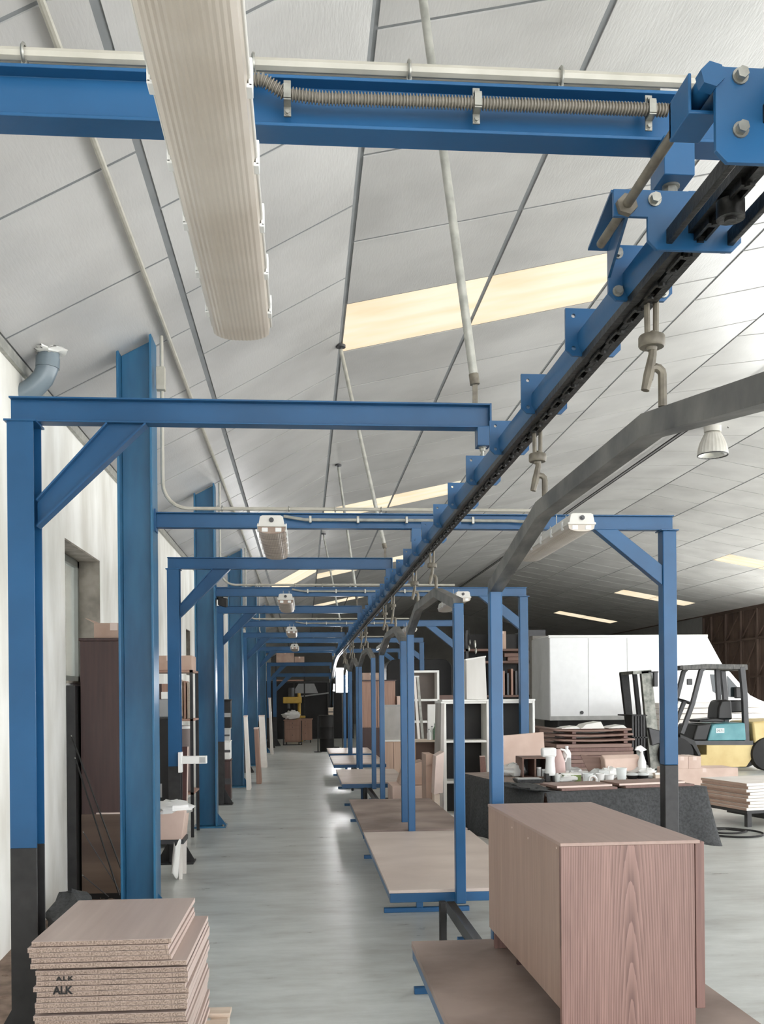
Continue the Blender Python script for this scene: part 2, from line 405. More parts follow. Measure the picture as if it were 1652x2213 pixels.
# pale flashing strip where wall and ceiling meet
struct('trim_1', MB().box(XW, XW+.03, -8, YB, 3.83, 3.905), M['galv'], bevel=.004)
dm = MB(); rr = random.Random(4)
for k in range(260):
    y = 2.6 + rr.random()*6.0; x = XW + .02 + abs(rr.gauss(0, .12)); s_ = .006 + rr.random()*.018
    dm.blob((x, y, s_*.4), s_*1.6, s_, s_*.5, .4, 6, 4, seed=k)
dm.grid(lambda a, b: (XW + .42*a*(1+.3*math.sin(b*17)), 2.4 + 6.2*b, .004 + .02*(1-a)**2*(1+.5*math.sin(b*40))), 8, 60)
ds = build('dust', dm, mat('brown_dust', (112,94,82), .95, c2=(150,130,116), scale=9))
ds['kind'] = 'stuff'; ds['label'] = 'brown dust and chips along the foot of the left wall'; ds['category'] = 'dust'
# back wall following the roof, right wall beyond the open side, brown gate
struct('wall_back', MB().prism([(XW, 0)] + [(17.3, 0)] + [(x, z+.1) for x, z in ROOF[::-1]], 'y', YB, YB+.2), M['dark_wall'])
struct('wall_right', MB().box(17.3, 17.5, 40.9, YB, 0, 5.0), M['grey'])
g = MB(); n = 34
for k in range(n):                                                  # shallow ribbed sheet
    a = 33 + k*(7.9/n); g.box(17.36 + (.02 if k % 2 else 0), 17.42, a, a + 7.9/n, 0, 4.98)
door = struct('door_1', g, M['gate'])
f = MB()
ys = [33.1, 34.5, 35.9, 37.3, 38.7, 40.1, 40.9]
for a in ys: f.box(17.28, 17.36, a-.035, a+.035, 0, 4.97)
for z in (.1, 2.25, 3.72, 4.9): f.box(17.29, 17.36, 33, 40.9, z-.04, z+.04)
for za, zb in ((.1, 2.25), (2.25, 3.72), (3.72, 4.9)):
    for a, b in zip(ys, ys[1:]):
        f.extr([(-.025,-.025),(.025,-.025),(.025,.025),(-.025,.025)], [(17.32, b, za), (17.32, a, zb)], (1,0,0))
struct('gate_frame', f, M['gate'], door)
struct('trim_4', MB().box(17.26, 17.7, -8, YB, 4.93, 5.12), M['gate'])
# slim ceiling conduit along the row of columns
struct('trim_2', MB().tube([(-1.0, -7, roof(-1.0)-.03), (-1.0, 56, roof(-1.0)-.03)], .017, 8), M['pvc'])
struct('trim_3', MB().tube([(7.0, 14, roof(7.0)-.05), (7.0, 50, roof(7.0)-.05)], .014, 6).tube([(7.1, 14, roof(7.1)-.05), (7.1, 50, roof(7.1)-.05)], .01, 6), M['rubber'])

# ================================================================ STEEL COLUMNS (left row)
BY = [2.21, 7.40, 12.42, 17.85, 23.3, 28.6]
XC0, XC1 = -1.355, -1.10
def column(y, i):
    t = thing('steel_column', '', 'column', ((XC0+XC1)/2, y, 0), 'blue steel columns along the left wall')
    tf, hb = .017, .13
    b = MB()
    b.hexa([(XC0,y-hb,.02),(XC0+tf,y-hb,.02),(XC0+tf,y+hb,.02),(XC0,y+hb,.02),(XC0,y-hb,roof(XC0)-.02),(XC0+tf,y-hb,roof(XC0+tf)-.02),(XC0+tf,y+hb,roof(XC0+tf)-.02),(XC0,y+hb,roof(XC0)-.02)])
    b.hexa([(XC1-tf,y-hb,.02),(XC1,y-hb,.02),(XC1,y+hb,.02),(XC1-tf,y+hb,.02),(XC1-tf,y-hb,roof(XC1-tf)-.02),(XC1,y-hb,roof(XC1)-.02),(XC1,y+hb,roof(XC1)-.02),(XC1-tf,y+hb,roof(XC1-tf)-.02)])
    b.prism([(XC0+tf,.02),(XC1-tf,.02),(XC1-tf,roof(XC1-tf)-.02),(XC0+tf,roof(XC0+tf)-.02)], 'y', y-.006, y+.006)
    build('shaft', b, M['column_blue'], t, bevel=.003)
    build('base_plate', MB().box(XC0-.04, XC1+.11, y-.16, y+.16, 0, .02), M['column_blue'], t, bevel=.003)
    build('gusset', MB().prism([(XC1,.02),(XC1+.1,.02),(XC1+.1,.035),(XC1,.17)], 'y', y-.008, y+.008), M['column_blue'], t)
    for dy in (-.12, .12): build('anchor_bolt', MB().bolt((XC1+.075, y+dy, .02), (0,0,1), .014, .014), M['zinc'], t)
    return t
col0 = column(BY[1], 1)
for i, y in enumerate(BY):
    lab = ['blue steel column nearest the camera, carrying the nearest portal beam', 'tall blue steel column in front of the dark brown wardrobe and the deep window', 'blue steel column second in the row beyond the wardrobe',
           'third blue steel column along the left wall, with a plank leaning behind it', 'fourth blue steel column along the left wall, narrow in the distance',
           'farthest blue steel column of the left row'][i]
    c = col0 if i == 1 else clone(col0, (0, y-BY[1], 0))
    c['label'] = lab

# ================================================================ CANTILEVER FRAMES (post, brace, beam that carries the conveyor)
ZT, ZB = EYE + 1.385, EYE + 1.27
XL, XE = -1.335, .90
def hsec(w, d, tf=.009, tw=.007): # H polygon, flanges facing +-y (front flange plane seen from the camera)
    W, D, q = w/2, d/2, tw/2
    return [(-W,-D),(W,-D),(W,-D+tf),(q,-D+tf),(q,D-tf),(W,D-tf),(W,D),(-W,D),(-W,D-tf),(-q,D-tf),(-q,-D+tf),(-W,-D+tf)]
def hpost(b, x0, x1, y0, y1, z0, z1):
    xc, yc = (x0+x1)/2, (y0+y1)/2
    b.prism([(p[0]+xc, p[1]+yc) for p in hsec(x1-x0, y1-y0)], 'z', z0, z1)
def afr(y, top=ZT, xl=XL, blackz=.96, brace=True):
    t = thing('cantilever_frame', '', 'steel frame', (xl+.06, y, 0), 'blue cantilever frames holding the conveyor')
    zb = top - .115
    build('beam', MB().ibeam((xl, y, (top+zb)/2), (XE, y, (top+zb)/2), .115, .075), M['blue'], t, bevel=.0015)
    b = MB(); hpost(b, xl, xl+.118, y-.07, y+.07, blackz, zb-.008); build('post', b, M['blue'], t, bevel=.0015)
    b = MB(); hpost(b, xl, xl+.118, y-.07, y+.07, .015, blackz); build('painted_foot', b, M['black_paint'], t, bevel=.0015, label='black painted lower end of the post')
    build('cap_plate', MB().box(xl-.012, xl+.13, y-.078, y+.078, zb-.009, zb), M['blue'], t)
    zt, z2 = (EYE+.91-1.27+(zb-EYE)) , (EYE+.79-1.27+(zb-EYE))
    b = MB().prism([(xl+.118, zt), (xl+.44, zb), (xl+.615, zb), (xl+.118, z2)], 'y', y-.006, y+.006)
    for p, q in (((xl+.118, zt), (xl+.44, zb)), ((xl+.615, zb), (xl+.118, z2))):
        b.extr([(-.035,-.004),(.035,-.004),(.035,.004),(-.035,.004)], [(p[0], y, p[1]), (q[0], y, q[1])], (0,0,1))
    build('brace', b, M['blue'], t)
    build('base_plate', MB().box(xl-.13, xl+.24, y-.13, y+.13, 0, .016), M['black_paint'], t)
    for s in (-1, 1):
        x0 = xl+.118 if s > 0 else xl
        build('gusset', MB().prism([(x0,.016),(x0+s*.12,.016),(x0+s*.12,.03),(x0,.24)], 'y', y-.006, y+.006), M['black_paint'], t)
    b = MB().box(XE-.006, XE+.002, y-.04, y+.04, zb, top)
    build('end_plate', b, M['blue'], t)
    h = build('hanger', MB().box(.832, .895, y-.05, y+.03, zb-.088, zb), M['blue'], t, bevel=.002)
    b = MB().cyl((.8625, y-.01, zb-.2), (.8625, y-.01, zb-.088), .008).bolt((.8625, y-.01, zb-.088), (0,0,-1), .014, .012)
    build('hanger_bolt', b, M['zinc'], h)
    return t
AY = [DY(4.57,-.2)-.0, DY(9.72,-.2), DY(14.9,-.2), DY(21.1,-.2), 27.2]
a0 = afr(AY[0])
al = ['nearest blue cantilever frame, its braced left post stands behind the chipboard stack', 'second blue cantilever frame, its post carries a white leaflet holder',
      'third blue cantilever frame along the aisle', 'fourth blue cantilever frame along the aisle', 'fifth blue cantilever frame, far down the aisle']
a0['label'] = al[0]
for i in range(1, 5): clone(a0, (0, AY[i]-AY[0], 0), al[i])
lowf = afr(31.2, EYE+1.08, -1.17); lowf['label'] = 'lower blue cantilever frame where the conveyor drops at the aisle end'
lowf2 = afr(32.3, EYE+.76, -1.02); lowf2['label'] = 'lowest blue cantilever frame in front of the drill press'

# ================================================================ PORTAL FRAMES (beam from a column to a right-hand post)
def bfr(y):
    t = thing('portal_frame', '', 'steel frame', (2.85, y, 0), 'blue portal frames across the aisle')
    build('beam', MB().ibeam((XC1+.01, y, (ZT+ZB)/2), (2.89, y, (ZT+ZB)/2), .115, .075), M['blue'], t, bevel=.0015)
    build('joint_plate', MB().box(XC1, XC1+.012, y-.06, y+.06, ZB-.03, ZT+.02), M['blue'], t)
    b = MB().box(2.79, 2.90, y-.055, y+.055, 1.08, ZB-.008); build('post', b, M['blue'], t, bevel=.006)
    b = MB().box(2.79, 2.90, y-.055, y+.055, .015, 1.08); build('painted_foot', b, M['black_paint'], t, bevel=.006, label='black painted lower end of the post')
    build('cap_plate', MB().box(2.775, 2.915, y-.07, y+.07, ZB-.009, ZB), M['blue'], t)
    zt, z2 = EYE+.995, EYE+.84
    b = MB().prism([(2.79, zt), (2.44, ZB-.001), (2.26, ZB-.001), (2.79, z2)], 'y', y-.04, y+.04)
    build('brace', b, M['blue'], t, bevel=.003)
    build('base_plate', MB().box(2.70, 2.99, y-.12, y+.12, 0, .016), M['black_paint'], t)
    h = build('hanger', MB().box(.828, .9, y-.06, y+.03, ZB-.09, ZB), M['blue'], t, bevel=.002)
    b = MB().cyl((.8625, y-.01, ZB-.2), (.8625, y-.01, ZB-.09), .009).bolt((.8625, y-.01, ZB-.09), (0,0,-1), .015, .013)
    build('hanger_bolt', b, M['zinc'], h)
    return t
b0 = bfr(BY[1])
bl = ['nearest blue portal frame, its beam crosses the top of the picture', 'blue portal frame whose right post stands before the cloth covered table',
      'third blue portal frame, right post behind the white bookcase', 'fourth blue portal frame across the aisle', 'fifth blue portal frame across the aisle', 'farthest blue portal frame across the aisle']
PF = []
for i, y in enumerate(BY):
    c = b0 if i == 1 else clone(b0, (0, y-BY[1], 0)); c['label'] = bl[i]; PF.append(c)

# ---- conduits on the portal frames
def conduit(y, i, lab):
    x0 = XC1 + .06; zr = roof(x0) - .03; r = .014
    pts = [(x0, y-.02, zr), (x0, y-.02, ZT+.22)]
    for k in range(1, 7):
        a = k/6*PI/2; pts.append((x0 + .19*(1-math.cos(a)), y-.02, ZT+.22 - .19*math.sin(a)))
    pts += [(1.0, y-.02, ZT+.032), (1.95, y-.02, ZT+.03)]
    t = thing('cable_conduit', lab, 'conduit', (x0, y-.02, ZT+.03), 'cream conduits above the blue portal beams')
    build('pipe', MB().tube(pts, r, 8), M['pvc'], t)
    for cx in (-.6, -.1, .25, .6, 1.2):
        b = MB().tube([(cx, y-.02+.02*math.cos(a), ZT+.031+.02*math.sin(a)) for a in [k*PI/6 for k in range(12)]], .004, 5, True).box(cx-.006, cx+.006, y-.024, y-.016, ZT, ZT+.016)
        build('clip', b, M['zinc'], t)
    b = MB().box(x0-.035, x0+.03, y-.075, y-.01, 3.93, 4.1)
    if i == 1: build('junction_box', b, M['pvc'], t, bevel=.004)
    return t
cl = ['cream pipe running along the top of the nearest blue beam', 'cream conduit bending from the wardrobe column onto the second portal beam',
      'cream conduit bending onto the third portal beam', 'cream conduit on the fourth portal beam', 'cream conduit on the fifth portal beam']
for i in range(5): conduit(BY[i], i, cl[i])
single('cable_conduit', MB().tube([(-3, BY[0]+.03, ZT+.045), (.85, BY[0]+.03, ZT+.045)], .014, 8), M['pvc'], 'second cream pipe close behind the pipe above the nearest beam', 'conduit', 'cream conduits above the blue portal beams')

# ---- corrugated hose on the nearest beam and smooth conduits on the others
def hose():
    y = BY[0] - .052
    t = thing('corrugated_hose', 'beige corrugated hose clipped along the front of the nearest blue beam', 'hose', (.3, y, ZB+.05))
    ctrl = [(-.13, y-.0, ZT-.03), (-.08, y-.01, ZB+.086), (-.03, y, ZB+.063), (.05, y, ZB+.056), (.3, y, ZB+.058), (.84, y, ZB+.06)]
    # resample
    P = [Vector(p) for p in ctrl]; path = []
    for a, b in zip(P, P[1:]):
        n = max(2, int((b-a).length/.0018))
        path += [a.lerp(b, k/n) for k in range(n)]
    for _ in range(12): path = [path[0]] + [(path[k-1]+path[k]*2+path[k+1])/4 for k in range(1, len(path)-1)] + [path[-1]]
    rad = [.0125 + .0024*(1 if (k % 4) < 2 else -1) for k in range(len(path))]
    build('ribbed_tube', MB().tube(path, .012, 10, rad=rad), M['corr'], t)
    for cx in (-.055+.03, .40, .80):
        b = MB()
        b.box(cx-.008, cx+.008, y-.0165, y-.014, ZB+.045, ZB+.073).box(cx-.008, cx+.008, y-.015, y+.014, ZB+.074, ZB+.077).box(cx-.008, cx+.008, y-.015, y+.014, ZB+.041, ZB+.044)
        b.box(cx-.008, cx+.008, y+.012, y+.016, ZB+.02, ZB+.1)
        b.bolt((cx, y+.012, ZB+.09), (0,-1,0), .005, .005).bolt((cx, y+.012, ZB+.028), (0,-1,0), .005, .005)
        build('saddle_clip', b, M['zinc'], t)
hose()
def smooth(y, lab, xa=-.08, xb=1.6):
    y -= .052
    t = thing('beam_conduit', lab, 'conduit', (.3, y, ZB+.05), 'thin conduits on the front of the portal beams')
    build('pipe', MB().tube([(xa-.06, y, ZT-.03), (xa, y, ZB+.075), (xa+.1, y, ZB+.06), (xb, y, ZB+.06), (xb+.12, y-.02, ZB+.05)], .012, 8), M['galv'], t)
    for cx in (.06, .42, .79, 1.3): build('saddle_clip', MB().box(cx-.01, cx+.01, y-.016, y+.016, ZB+.035, ZB+.088), M['zinc'], t, bevel=.003)
for i, lab in ((1, 'thin grey conduit clipped to the front of the second portal beam'), (2, 'thin grey conduit on the front of the third portal beam'), (3, 'thin grey conduit on the front of the fourth portal beam')): smooth(BY[i], lab)

# ================================================================ FLUORESCENT LAMPS
def lamp(xc, ya, L, z0, lab, width=.175, dirty=False, clips=5, group='fluorescent battens under the portal beams', name='fluorescent_lamp'):
    t = thing(name, lab, 'lamp', (xc, ya+L/2, z0), group)
    W = width/2
    hs = MB().extr([(-W-.006,.045),(-W-.006,.058),(-W+.004,.06),(-W+.014,.112),(-W+.03,.12),(W-.03,.12),(W-.014,.112),(W-.004,.06),(W+.006,.058),(W+.006,.045)], [(xc, ya, z0), (xc, ya+L, z0)])
    build('housing', hs, M['housing'], t, bevel=.003)
    poly = [(-W,.045),(-W+.004,.02)]
    n = 26                                             # fine longitudinal ribs on the underside
    for k in range(n+1):
        a = k/n; x = -W+.014 + a*(2*W-.028); poly.append((x, .0011*(k % 2) + .012*abs(2*a-1)**3))
    poly += [(W-.004,.02),(W,.045)]
    build('diffuser', MB().extr(poly, [(xc, ya+.012, z0), (xc, ya+L-.012, z0)]), M['diffuser_dirty' if dirty else 'diffuser'], t, smooth=15)
    for s in (-1, 1):
        for k in range(clips):
            y = ya + L*(k+.5)/clips
            b = MB().box(xc+s*(W+.005)-.004, xc+s*(W+.005)+.004, y-.018, y+.018, z0+.032, z0+.085).box(xc+s*(W+.002)-.007, xc+s*(W+.002)+.007, y-.018, y+.018, z0+.03, z0+.038)
            build('clip', b, M['plastic_white'], t, bevel=.002)
    b = MB().cyl((xc, ya-.012, z0+.088), (xc, ya, z0+.088), .016, 14).cyl((xc, ya-.02, z0+.088), (xc, ya-.01, z0+.088), .009, 10)
    build('cable_gland', b, M['graphite'], t)
    for s in (-1, 1): build('end_glow_patch', MB().box(xc+s*.045-.02, xc+s*.045+.02, ya+.008, ya+.013, z0+.012, z0+.04), M['plastic_white'], t, bevel=.004)
    for dy in (.35, .65):
        for s in (-.035, .035): build('hanger', MB().cyl((xc+s, ya+L*dy, z0+.118), (xc+s, ya+L*dy, z0+.2), .0035, 6), M['zinc'], t)
    return t
lamp(-.178, 1.40, 1.57, EYE+1.075, 'large near fluorescent batten seen from below at the top left', .172, clips=6)
LN = EYE + 1.085
lamp(-.205, 6.5, 1.27, LN, 'fluorescent batten left of the conveyor under the second portal beam', .18, True)
lamp(-.205, 11.45, 1.27, LN, 'fluorescent batten left of the conveyor under the third portal beam', .18, True)
lamp(-.205, 16.9, 1.27, LN, 'fluorescent batten left of the conveyor under the fourth portal beam', .18, True)
lamp(-.205, 22.5, 1.27, LN, 'farthest fluorescent batten left of the conveyor, near hanging cartons', .18, True)
lamp(1.86, 6.35, 1.5, LN, 'white fluorescent batten right of the conveyor beside the big grey arch', .18)
lamp(1.86, 11.2, 1.5, LN, 'white fluorescent batten behind the second hanging arch, right side', .18)
lamp(1.86, 16.6, 1.5, LN, 'white fluorescent batten behind the third hanging arch, right side', .18)
lamp(1.86, 22.2, 1.5, LN, 'farthest white fluorescent batten on the right side', .18)

# ================================================================ TIE RODS from the ceiling to the cantilever ends
def rod(xt, yt, xb, yb, zb, lab, r=.021):
    zt = roof(xt) - .005
    t = thing('tie_rod', lab, 'tie rod', (xb, yb, zb), 'grey tie rods from ceiling to blue frames')
    a, b = Vector((xt, yt, zt-.05)), Vector((xb, yb, zb+.1)); d = (b-a).normalized()
    build('tube', MB().cyl(a, b, r, 12), M['galv'], t)
    build('ceiling_mount', MB().cyl((xt, yt, zt-.005), (xt, yt, zt-.03), .05, 14).cyl((xt, yt, zt-.03), a + d*.03, .016, 8), M['graphite'], t)
    build('end_lug', MB().cyl(b - d*.05, b, r*1.15, 10).box(xb-.012, xb+.012, yb-.004, yb+.004, zb-.005, zb+.12), M['iron_hook'], t)
rod(.57, AY[0], .83, AY[0], ZT, 'nearest grey tie rod reaching from the top edge to the first cantilever beam')
rod(.40, AY[1], .83, AY[1], ZT, 'second grey tie rod, from a dark ceiling mount down to the second cantilever beam', .02)
rod(.56, AY[2], .83, AY[2], ZT, 'third grey tie rod with a round ceiling flange')
rod(.46, AY[3], .83, AY[3], ZT, 'fourth grey tie rod, thin in the distance')
# ================================================================ OVERHEAD CONVEYOR
XR = .8625
path = [(XR, .5, EYE), (XR, 24.2, EYE)]
for d, h in ((25.5, -.05), (26.8, -.15), (28.0, -.30), (29.0, -.50), (29.7, -.75), (30.1, -1.1), (30.2, -1.75)): path.append((XR, d, EYE+h))
cv = thing('overhead_conveyor', 'blue overhead conveyor rail with greasy black chain running down the aisle', 'conveyor', (XR, 2, EYE+1.0))
ysp0, ysp1 = DY(1.64, .86), DY(2.10, .86)                              # the tensioner replaces the rail between these
near = [(XR, .5, EYE), (XR, ysp0, EYE)]; far = [(XR, ysp1, EYE)] + path[1:]
RPOLY = [(-.024,1.084),(.024,1.084),(.046,1.066),(.046,1.028),(.034,1.006),(-.034,1.006),(-.046,1.028),(-.046,1.066)]
for pp in (near, far):
    build('rail', MB().extr(RPOLY, pp, side=(1,0,0)), M['blue'], cv)
    b = MB()
    for x0, x1 in ((-.034,-.012), (.012,.034)): b.extr([(x0,.984),(x1,.984),(x1,1.006),(x0,1.006)], pp, side=(1,0,0))
    b.extr([(-.012,.998),(.012,.998),(.012,1.006),(-.012,1.006)], pp, side=(1,0,0))
    build('track_lip', b, M['black_iron'], cv)
build('track_lip', MB().box(XR-.026, XR+.026, ysp0, ysp1, EYE+.992, EYE+1.03), M['black_iron'], cv)
b = MB(); y = 1.2; k = 0
while y < 24:
    if k % 2 == 0:
        b.box(XR-.014, XR-.008, y, y+.088, EYE+.977, EYE+.993).box(XR+.008, XR+.014, y, y+.088, EYE+.977, EYE+.993)
    else:
        b.box(XR-.007, XR+.007, y-.012, y+.1, EYE+.98, EYE+.991)
    b.cyl((XR, y, EYE+.972), (XR, y, EYE+.996), .008, 8)
    y += .076; k += 1
build('chain', b, M['black_iron'], cv)
def jplate(y, bolts=False, x0=-.083, x1=.083, z0=.998, z1=1.138):
    c = .02
    out = [(XR+x0+c, EYE+z0), (XR+x1-c, EYE+z0), (XR+x1, EYE+z0+c), (XR+x1, EYE+z1), (XR+x0, EYE+z1), (XR+x0, EYE+z0+c)]
    hs = []
    for sx in (x0+.024, x1-.024):
        for sz in (z0+.022, z1-.022):
            hs.append([(XR+sx+.0065*math.cos(a), EYE+sz+.0065*math.sin(a)) for a in [-q*PI/5 for q in range(10)]])
    p = build('joint_plate', MB().plate(out, hs, 'y', y-.005, y+.005), M['blue'], cv)
    if bolts:
        for sx in (x0+.024, x1-.024):
            for sz in (z0+.022, z1-.022): build('bolt', MB().bolt((XR+sx, y-.005, EYE+sz), (0,-1,0), .0105, .01), M['zinc'], p)
jplate(DY(2.475, .86), True)
y = DY(2.878, .86); n = 0
while y < 24: jplate(y); y += .587; n += 1

# ---- chain tensioner at the near end (the double bracket with the threaded rod)
tn = thing('chain_tensioner', 'blue bracketed chain tensioner with threaded rod at the top right', 'tensioner', (.78, DY(2.0,.8), EYE+1.0))
yp2 = DY(2.10, .8); yf1 = DY(2.475, .86); yp3 = DY(1.66, .8); xs = .698
c = .02
def bplate(y, x0, x1, z0, z1, nm='bracket_plate', notch=None):
    out = [(x0+c, EYE+z0), (x1-c, EYE+z0), (x1, EYE+z0+c), (x1, EYE+z1), (x0, EYE+z1), (x0, EYE+z0+c)]
    if notch: out = [(x0, EYE+notch[1]), (x0+notch[0], EYE+notch[1]), (x0+notch[0], EYE+z0+c), (x0+notch[0]+c, EYE+z0), (x1-c, EYE+z0), (x1, EYE+z0+c), (x1, EYE+z1), (x0, EYE+z1)]
    p = build(nm, MB().prism(out, 'y', y-.005, y+.005), M['blue'], tn, bevel=.001)
    return p
p2 = bplate(yp2, .672, .955, .955, 1.083, notch=(.075, 1.025))
m = MB().bolt((.762, yp2-.005, EYE+1.062), (0,-1,0), .011, .01); build('bolt', m, M['zinc'], p2)
m = MB().cyl((xs, yp2-.02, EYE+1.045), (xs, yp2-.005, EYE+1.045), .023, 6); build('hex_nut', m, M['iron_hook'], p2)
# angled side web joining the two brackets
build('side_web', MB().hexa([(.70, yp2, EYE+1.028), (.707, yp2, EYE+1.028), (.786, yf1, EYE+1.055), (.779, yf1, EYE+1.055), (.70, yp2, EYE+1.083), (.707, yp2, EYE+1.083), (.786, yf1, EYE+1.135), (.779, yf1, EYE+1.135)]), M['blue'], tn)
build('flange_strip', MB().hexa([(.668, yp2, EYE+1.077), (.70, yp2, EYE+1.077), (.785, yf1, EYE+1.124), (.728, yf1, EYE+1.124), (.668, yp2, EYE+1.083), (.70, yp2, EYE+1.083), (.785, yf1, EYE+1.13), (.728, yf1, EYE+1.13)]), M['blue'], tn)
build('threaded_rod', MB().cyl((xs, DY(2.26,.7), EYE+1.045), (xs, DY(1.66,.7), EYE+1.045), .0105, 12), M['iron_hook'], tn)
p3 = bplate(yp3, .705, .96, .90, 1.062)
for bx, bz in ((.748, 1.046), (.748, .955)): build('bolt', MB().bolt((bx, yp3-.005, EYE+bz), (0,-1,0), .0105, .01), M['zinc'], p3)
# spring housing: an open U box with the big screw head
u = MB().box(.672, .728, yp3+.11, yp3+.12, EYE+1.005, EYE+1.072).box(.672, .678, yp3+.03, yp3+.12, EYE+1.005, EYE+1.072).box(.722, .728, yp3+.008, yp3+.12, EYE+1.005, EYE+1.072).box(.672, .728, yp3+.03, yp3+.12, EYE+1.002, EYE+1.009)
build('spring_housing', u, M['blue'], tn, bevel=.002)
build('screw_head', MB().cyl((xs, yp3-.0, EYE+1.045), (xs, yp3+.11, EYE+1.045), .017, 12).cyl((xs, yp3-.012, EYE+1.045), (xs, yp3+.012, EYE+1.045), .022, 6), M['blue'], tn)
# twin chain guides below
for s in (-1, 1):
    build('chain_guide', MB().box(XR+s*.068-.007, XR+s*.068+.007, DY(1.60,.86), DY(2.14,.86), EYE+.968, EYE+1.0), M['black_iron'], tn, bevel=.002)
build('roller', MB().cyl((XR, DY(1.95,.86), EYE+.95), (XR, DY(1.95,.86), EYE+.985), .028, 18).cyl((XR, DY(1.95,.86), EYE+.945), (XR, DY(1.95,.86), EYE+.955), .012, 10), M['black_iron'], tn)
build('roller', MB().cyl((XR, DY(1.72,.86), EYE+.95), (XR, DY(1.72,.86), EYE+.985), .028, 18).cyl((XR, DY(1.72,.86), EYE+.945), (XR, DY(1.72,.86), EYE+.955), .012, 10), M['black_iron'], tn)

# ================================================================ CARRIERS: platform + arch hanging from the conveyor
ZP = .47                                     # platform surface
XPL, XPR = .50, 1.42
def carrier(y0, y1, p0, p1, f0, f1, hp, hf, lab, xr=XPR, deck='deck', thick=.02, hk=None):
    """platform y0..y1, posts at p0 and p1, arch flat between f0 and f1; hp/hf = post top and arch height above the eye"""
    t = thing('hanging_carrier', lab, 'carrier', ((XPL+xr)/2, (y0+y1)/2, ZP-.07), 'hanging carriers on the conveyor')
    zd = ZP - thick
    b = MB().box(XPL+.005, xr-.005, y0, y0+.05, zd-.055, zd).box(XPL+.005, xr-.005, y1-.05, y1, zd-.055, zd)
    b.box(XPL+.005, XPL+.045, y0+.05, y1-.05, zd-.05, zd).box(xr-.045, xr-.005, y0+.05, y1-.05, zd-.05, zd)
    b.box(XPL+.045, xr-.045, (y0+y1)/2-.02, (y0+y1)/2+.02, zd-.045, zd)
    build('platform_frame', b, M['blue'], t, bevel=.003)
    build('deck_board', MB().box(XPL, xr, y0+.004, y1-.004, zd, ZP), M[deck], t, bevel=.002)
    xp = .92; w = .03
    for p in (p0, p1):
        build('post', MB().box(xp-w, xp+w, p-w, p+w, zd-.05, EYE+hp), M['blue'], t, bevel=.005)
    poly = [(-w,-w),(w,-w),(w,w),(-w,w)]
    pts = [(xp, p0, EYE+hp-.03), (xp, p0, EYE+hp), (xp, f0, EYE+hf), (xp, f1, EYE+hf), (xp, p1, EYE+hp), (xp, p1, EYE+hp-.03)]
    build('arch', MB().extr(poly, pts, side=(1,0,0)), M['arch_grey'], t, bevel=.003)
    for f in (hk or (f0+.02, f1-.02)):              # eye stems the hooks catch
        s = [(xp-.008, f, EYE+hf+.02), (xp-.008, f, EYE+hf+.10)] + [(xp-.008-.018*(1-math.cos(a)), f, EYE+hf+.10+.018*math.sin(a)) for a in (.5, 1.1, 1.57, 2.1, 2.7, 3.14)] + [(xp-.044, f, EYE+hf+.085)]
        build('eye_stem', MB().tube(s, .0115, 8), M['iron_hook'], t)
    return t
def Yc(d): return DY(d, .92)
car = [(2.15, Yc(4.66), Yc(1.45), Yc(4.67), Yc(2.56), Yc(3.72), .515, .705, 'hanging carrier with dusty brown deck under the oak sideboard, big grey arch above', 1.60, 'deck_dusty', .03, (Yc(2.46), Yc(3.66))),
       (Yc(5.86), Yc(8.36), Yc(5.79), Yc(8.40), Yc(6.65), Yc(7.75), .545, .70, 'hanging carrier with clean pale deck just behind the oak sideboard', XPR, 'deck', .02),
       (Yc(8.47), Yc(11.0), Yc(8.98), Yc(11.5), Yc(9.6), Yc(10.6), .50, .65, 'hanging carrier with scuffed brownish deck, second behind the sideboard', XPR, 'deck_dusty', .02),
       (Yc(13.1), Yc(15.5), Yc(12.9), Yc(15.9), Yc(13.8), Yc(14.9), .50, .65, 'third hanging carrier behind the sideboard, pale deck beside the wooden cabinet', XPR, 'deck', .02),
       (Yc(16.8), Yc(19.1), Yc(16.7), Yc(19.2), Yc(17.5), Yc(18.4), .50, .65, 'fourth hanging carrier behind the sideboard, pale empty deck', XPR, 'deck', .02),
       (Yc(19.9), Yc(21.9), Yc(19.8), Yc(22.0), Yc(20.5), Yc(21.3), .50, .65, 'farthest hanging carrier with a pale empty deck', XPR, 'deck', .02)]
for a in car: carrier(a[0], a[1], a[2], a[3], a[4], a[5], a[6], a[7], a[8], a[9], a[10], a[11], a[12] if len(a) > 12 else None)

# ---- trolley hooks between the chain and the arches
hookset = []
def hook(y, zbot, lab):
    x = .885
    t = thing('trolley_hook', lab, 'hook', (x, y, EYE+.93), 'iron trolley hooks hanging from the conveyor')
    for s in (-.012, .012): build('shank', MB().cyl((x+s, y, EYE+.99), (x+s*.9, y, zbot+.135), .0078, 8), M['iron_hook'], t)
    build('swivel_disc', MB().lathe([(.0,-.022),(.012,-.022),(.014,-.014),(.030,-.014),(.033,-.010),(.033,.012),(.030,.016),(.012,.018),(0,.018)], (x, y, EYE+.888), 18), M['iron_hook'], t)
    pts = [(x+.006, y, zbot+.15), (x+.002, y, zbot+.09), (x-.008, y, zbot+.04), (x-.018, y, zbot+.0)]
    build('hook_tongue', MB().tube(pts, .011, 8, rad=[.009,.011,.014,.011]), M['iron_hook'], t)
    return t
k = 0
for a, nm in zip(car, ['nearest', 'second', 'third', 'fourth', 'fifth', 'sixth']):
    hk = a[12] if len(a) > 12 else (a[4]+.02, a[5]-.02)
    for f, w in zip(hk, ('front', 'rear')):
        hook(f, EYE + a[7] + .06, '%s trolley hook holding the %s hanging arch' % (w, nm if nm != 'nearest' else 'big grey nearest'))

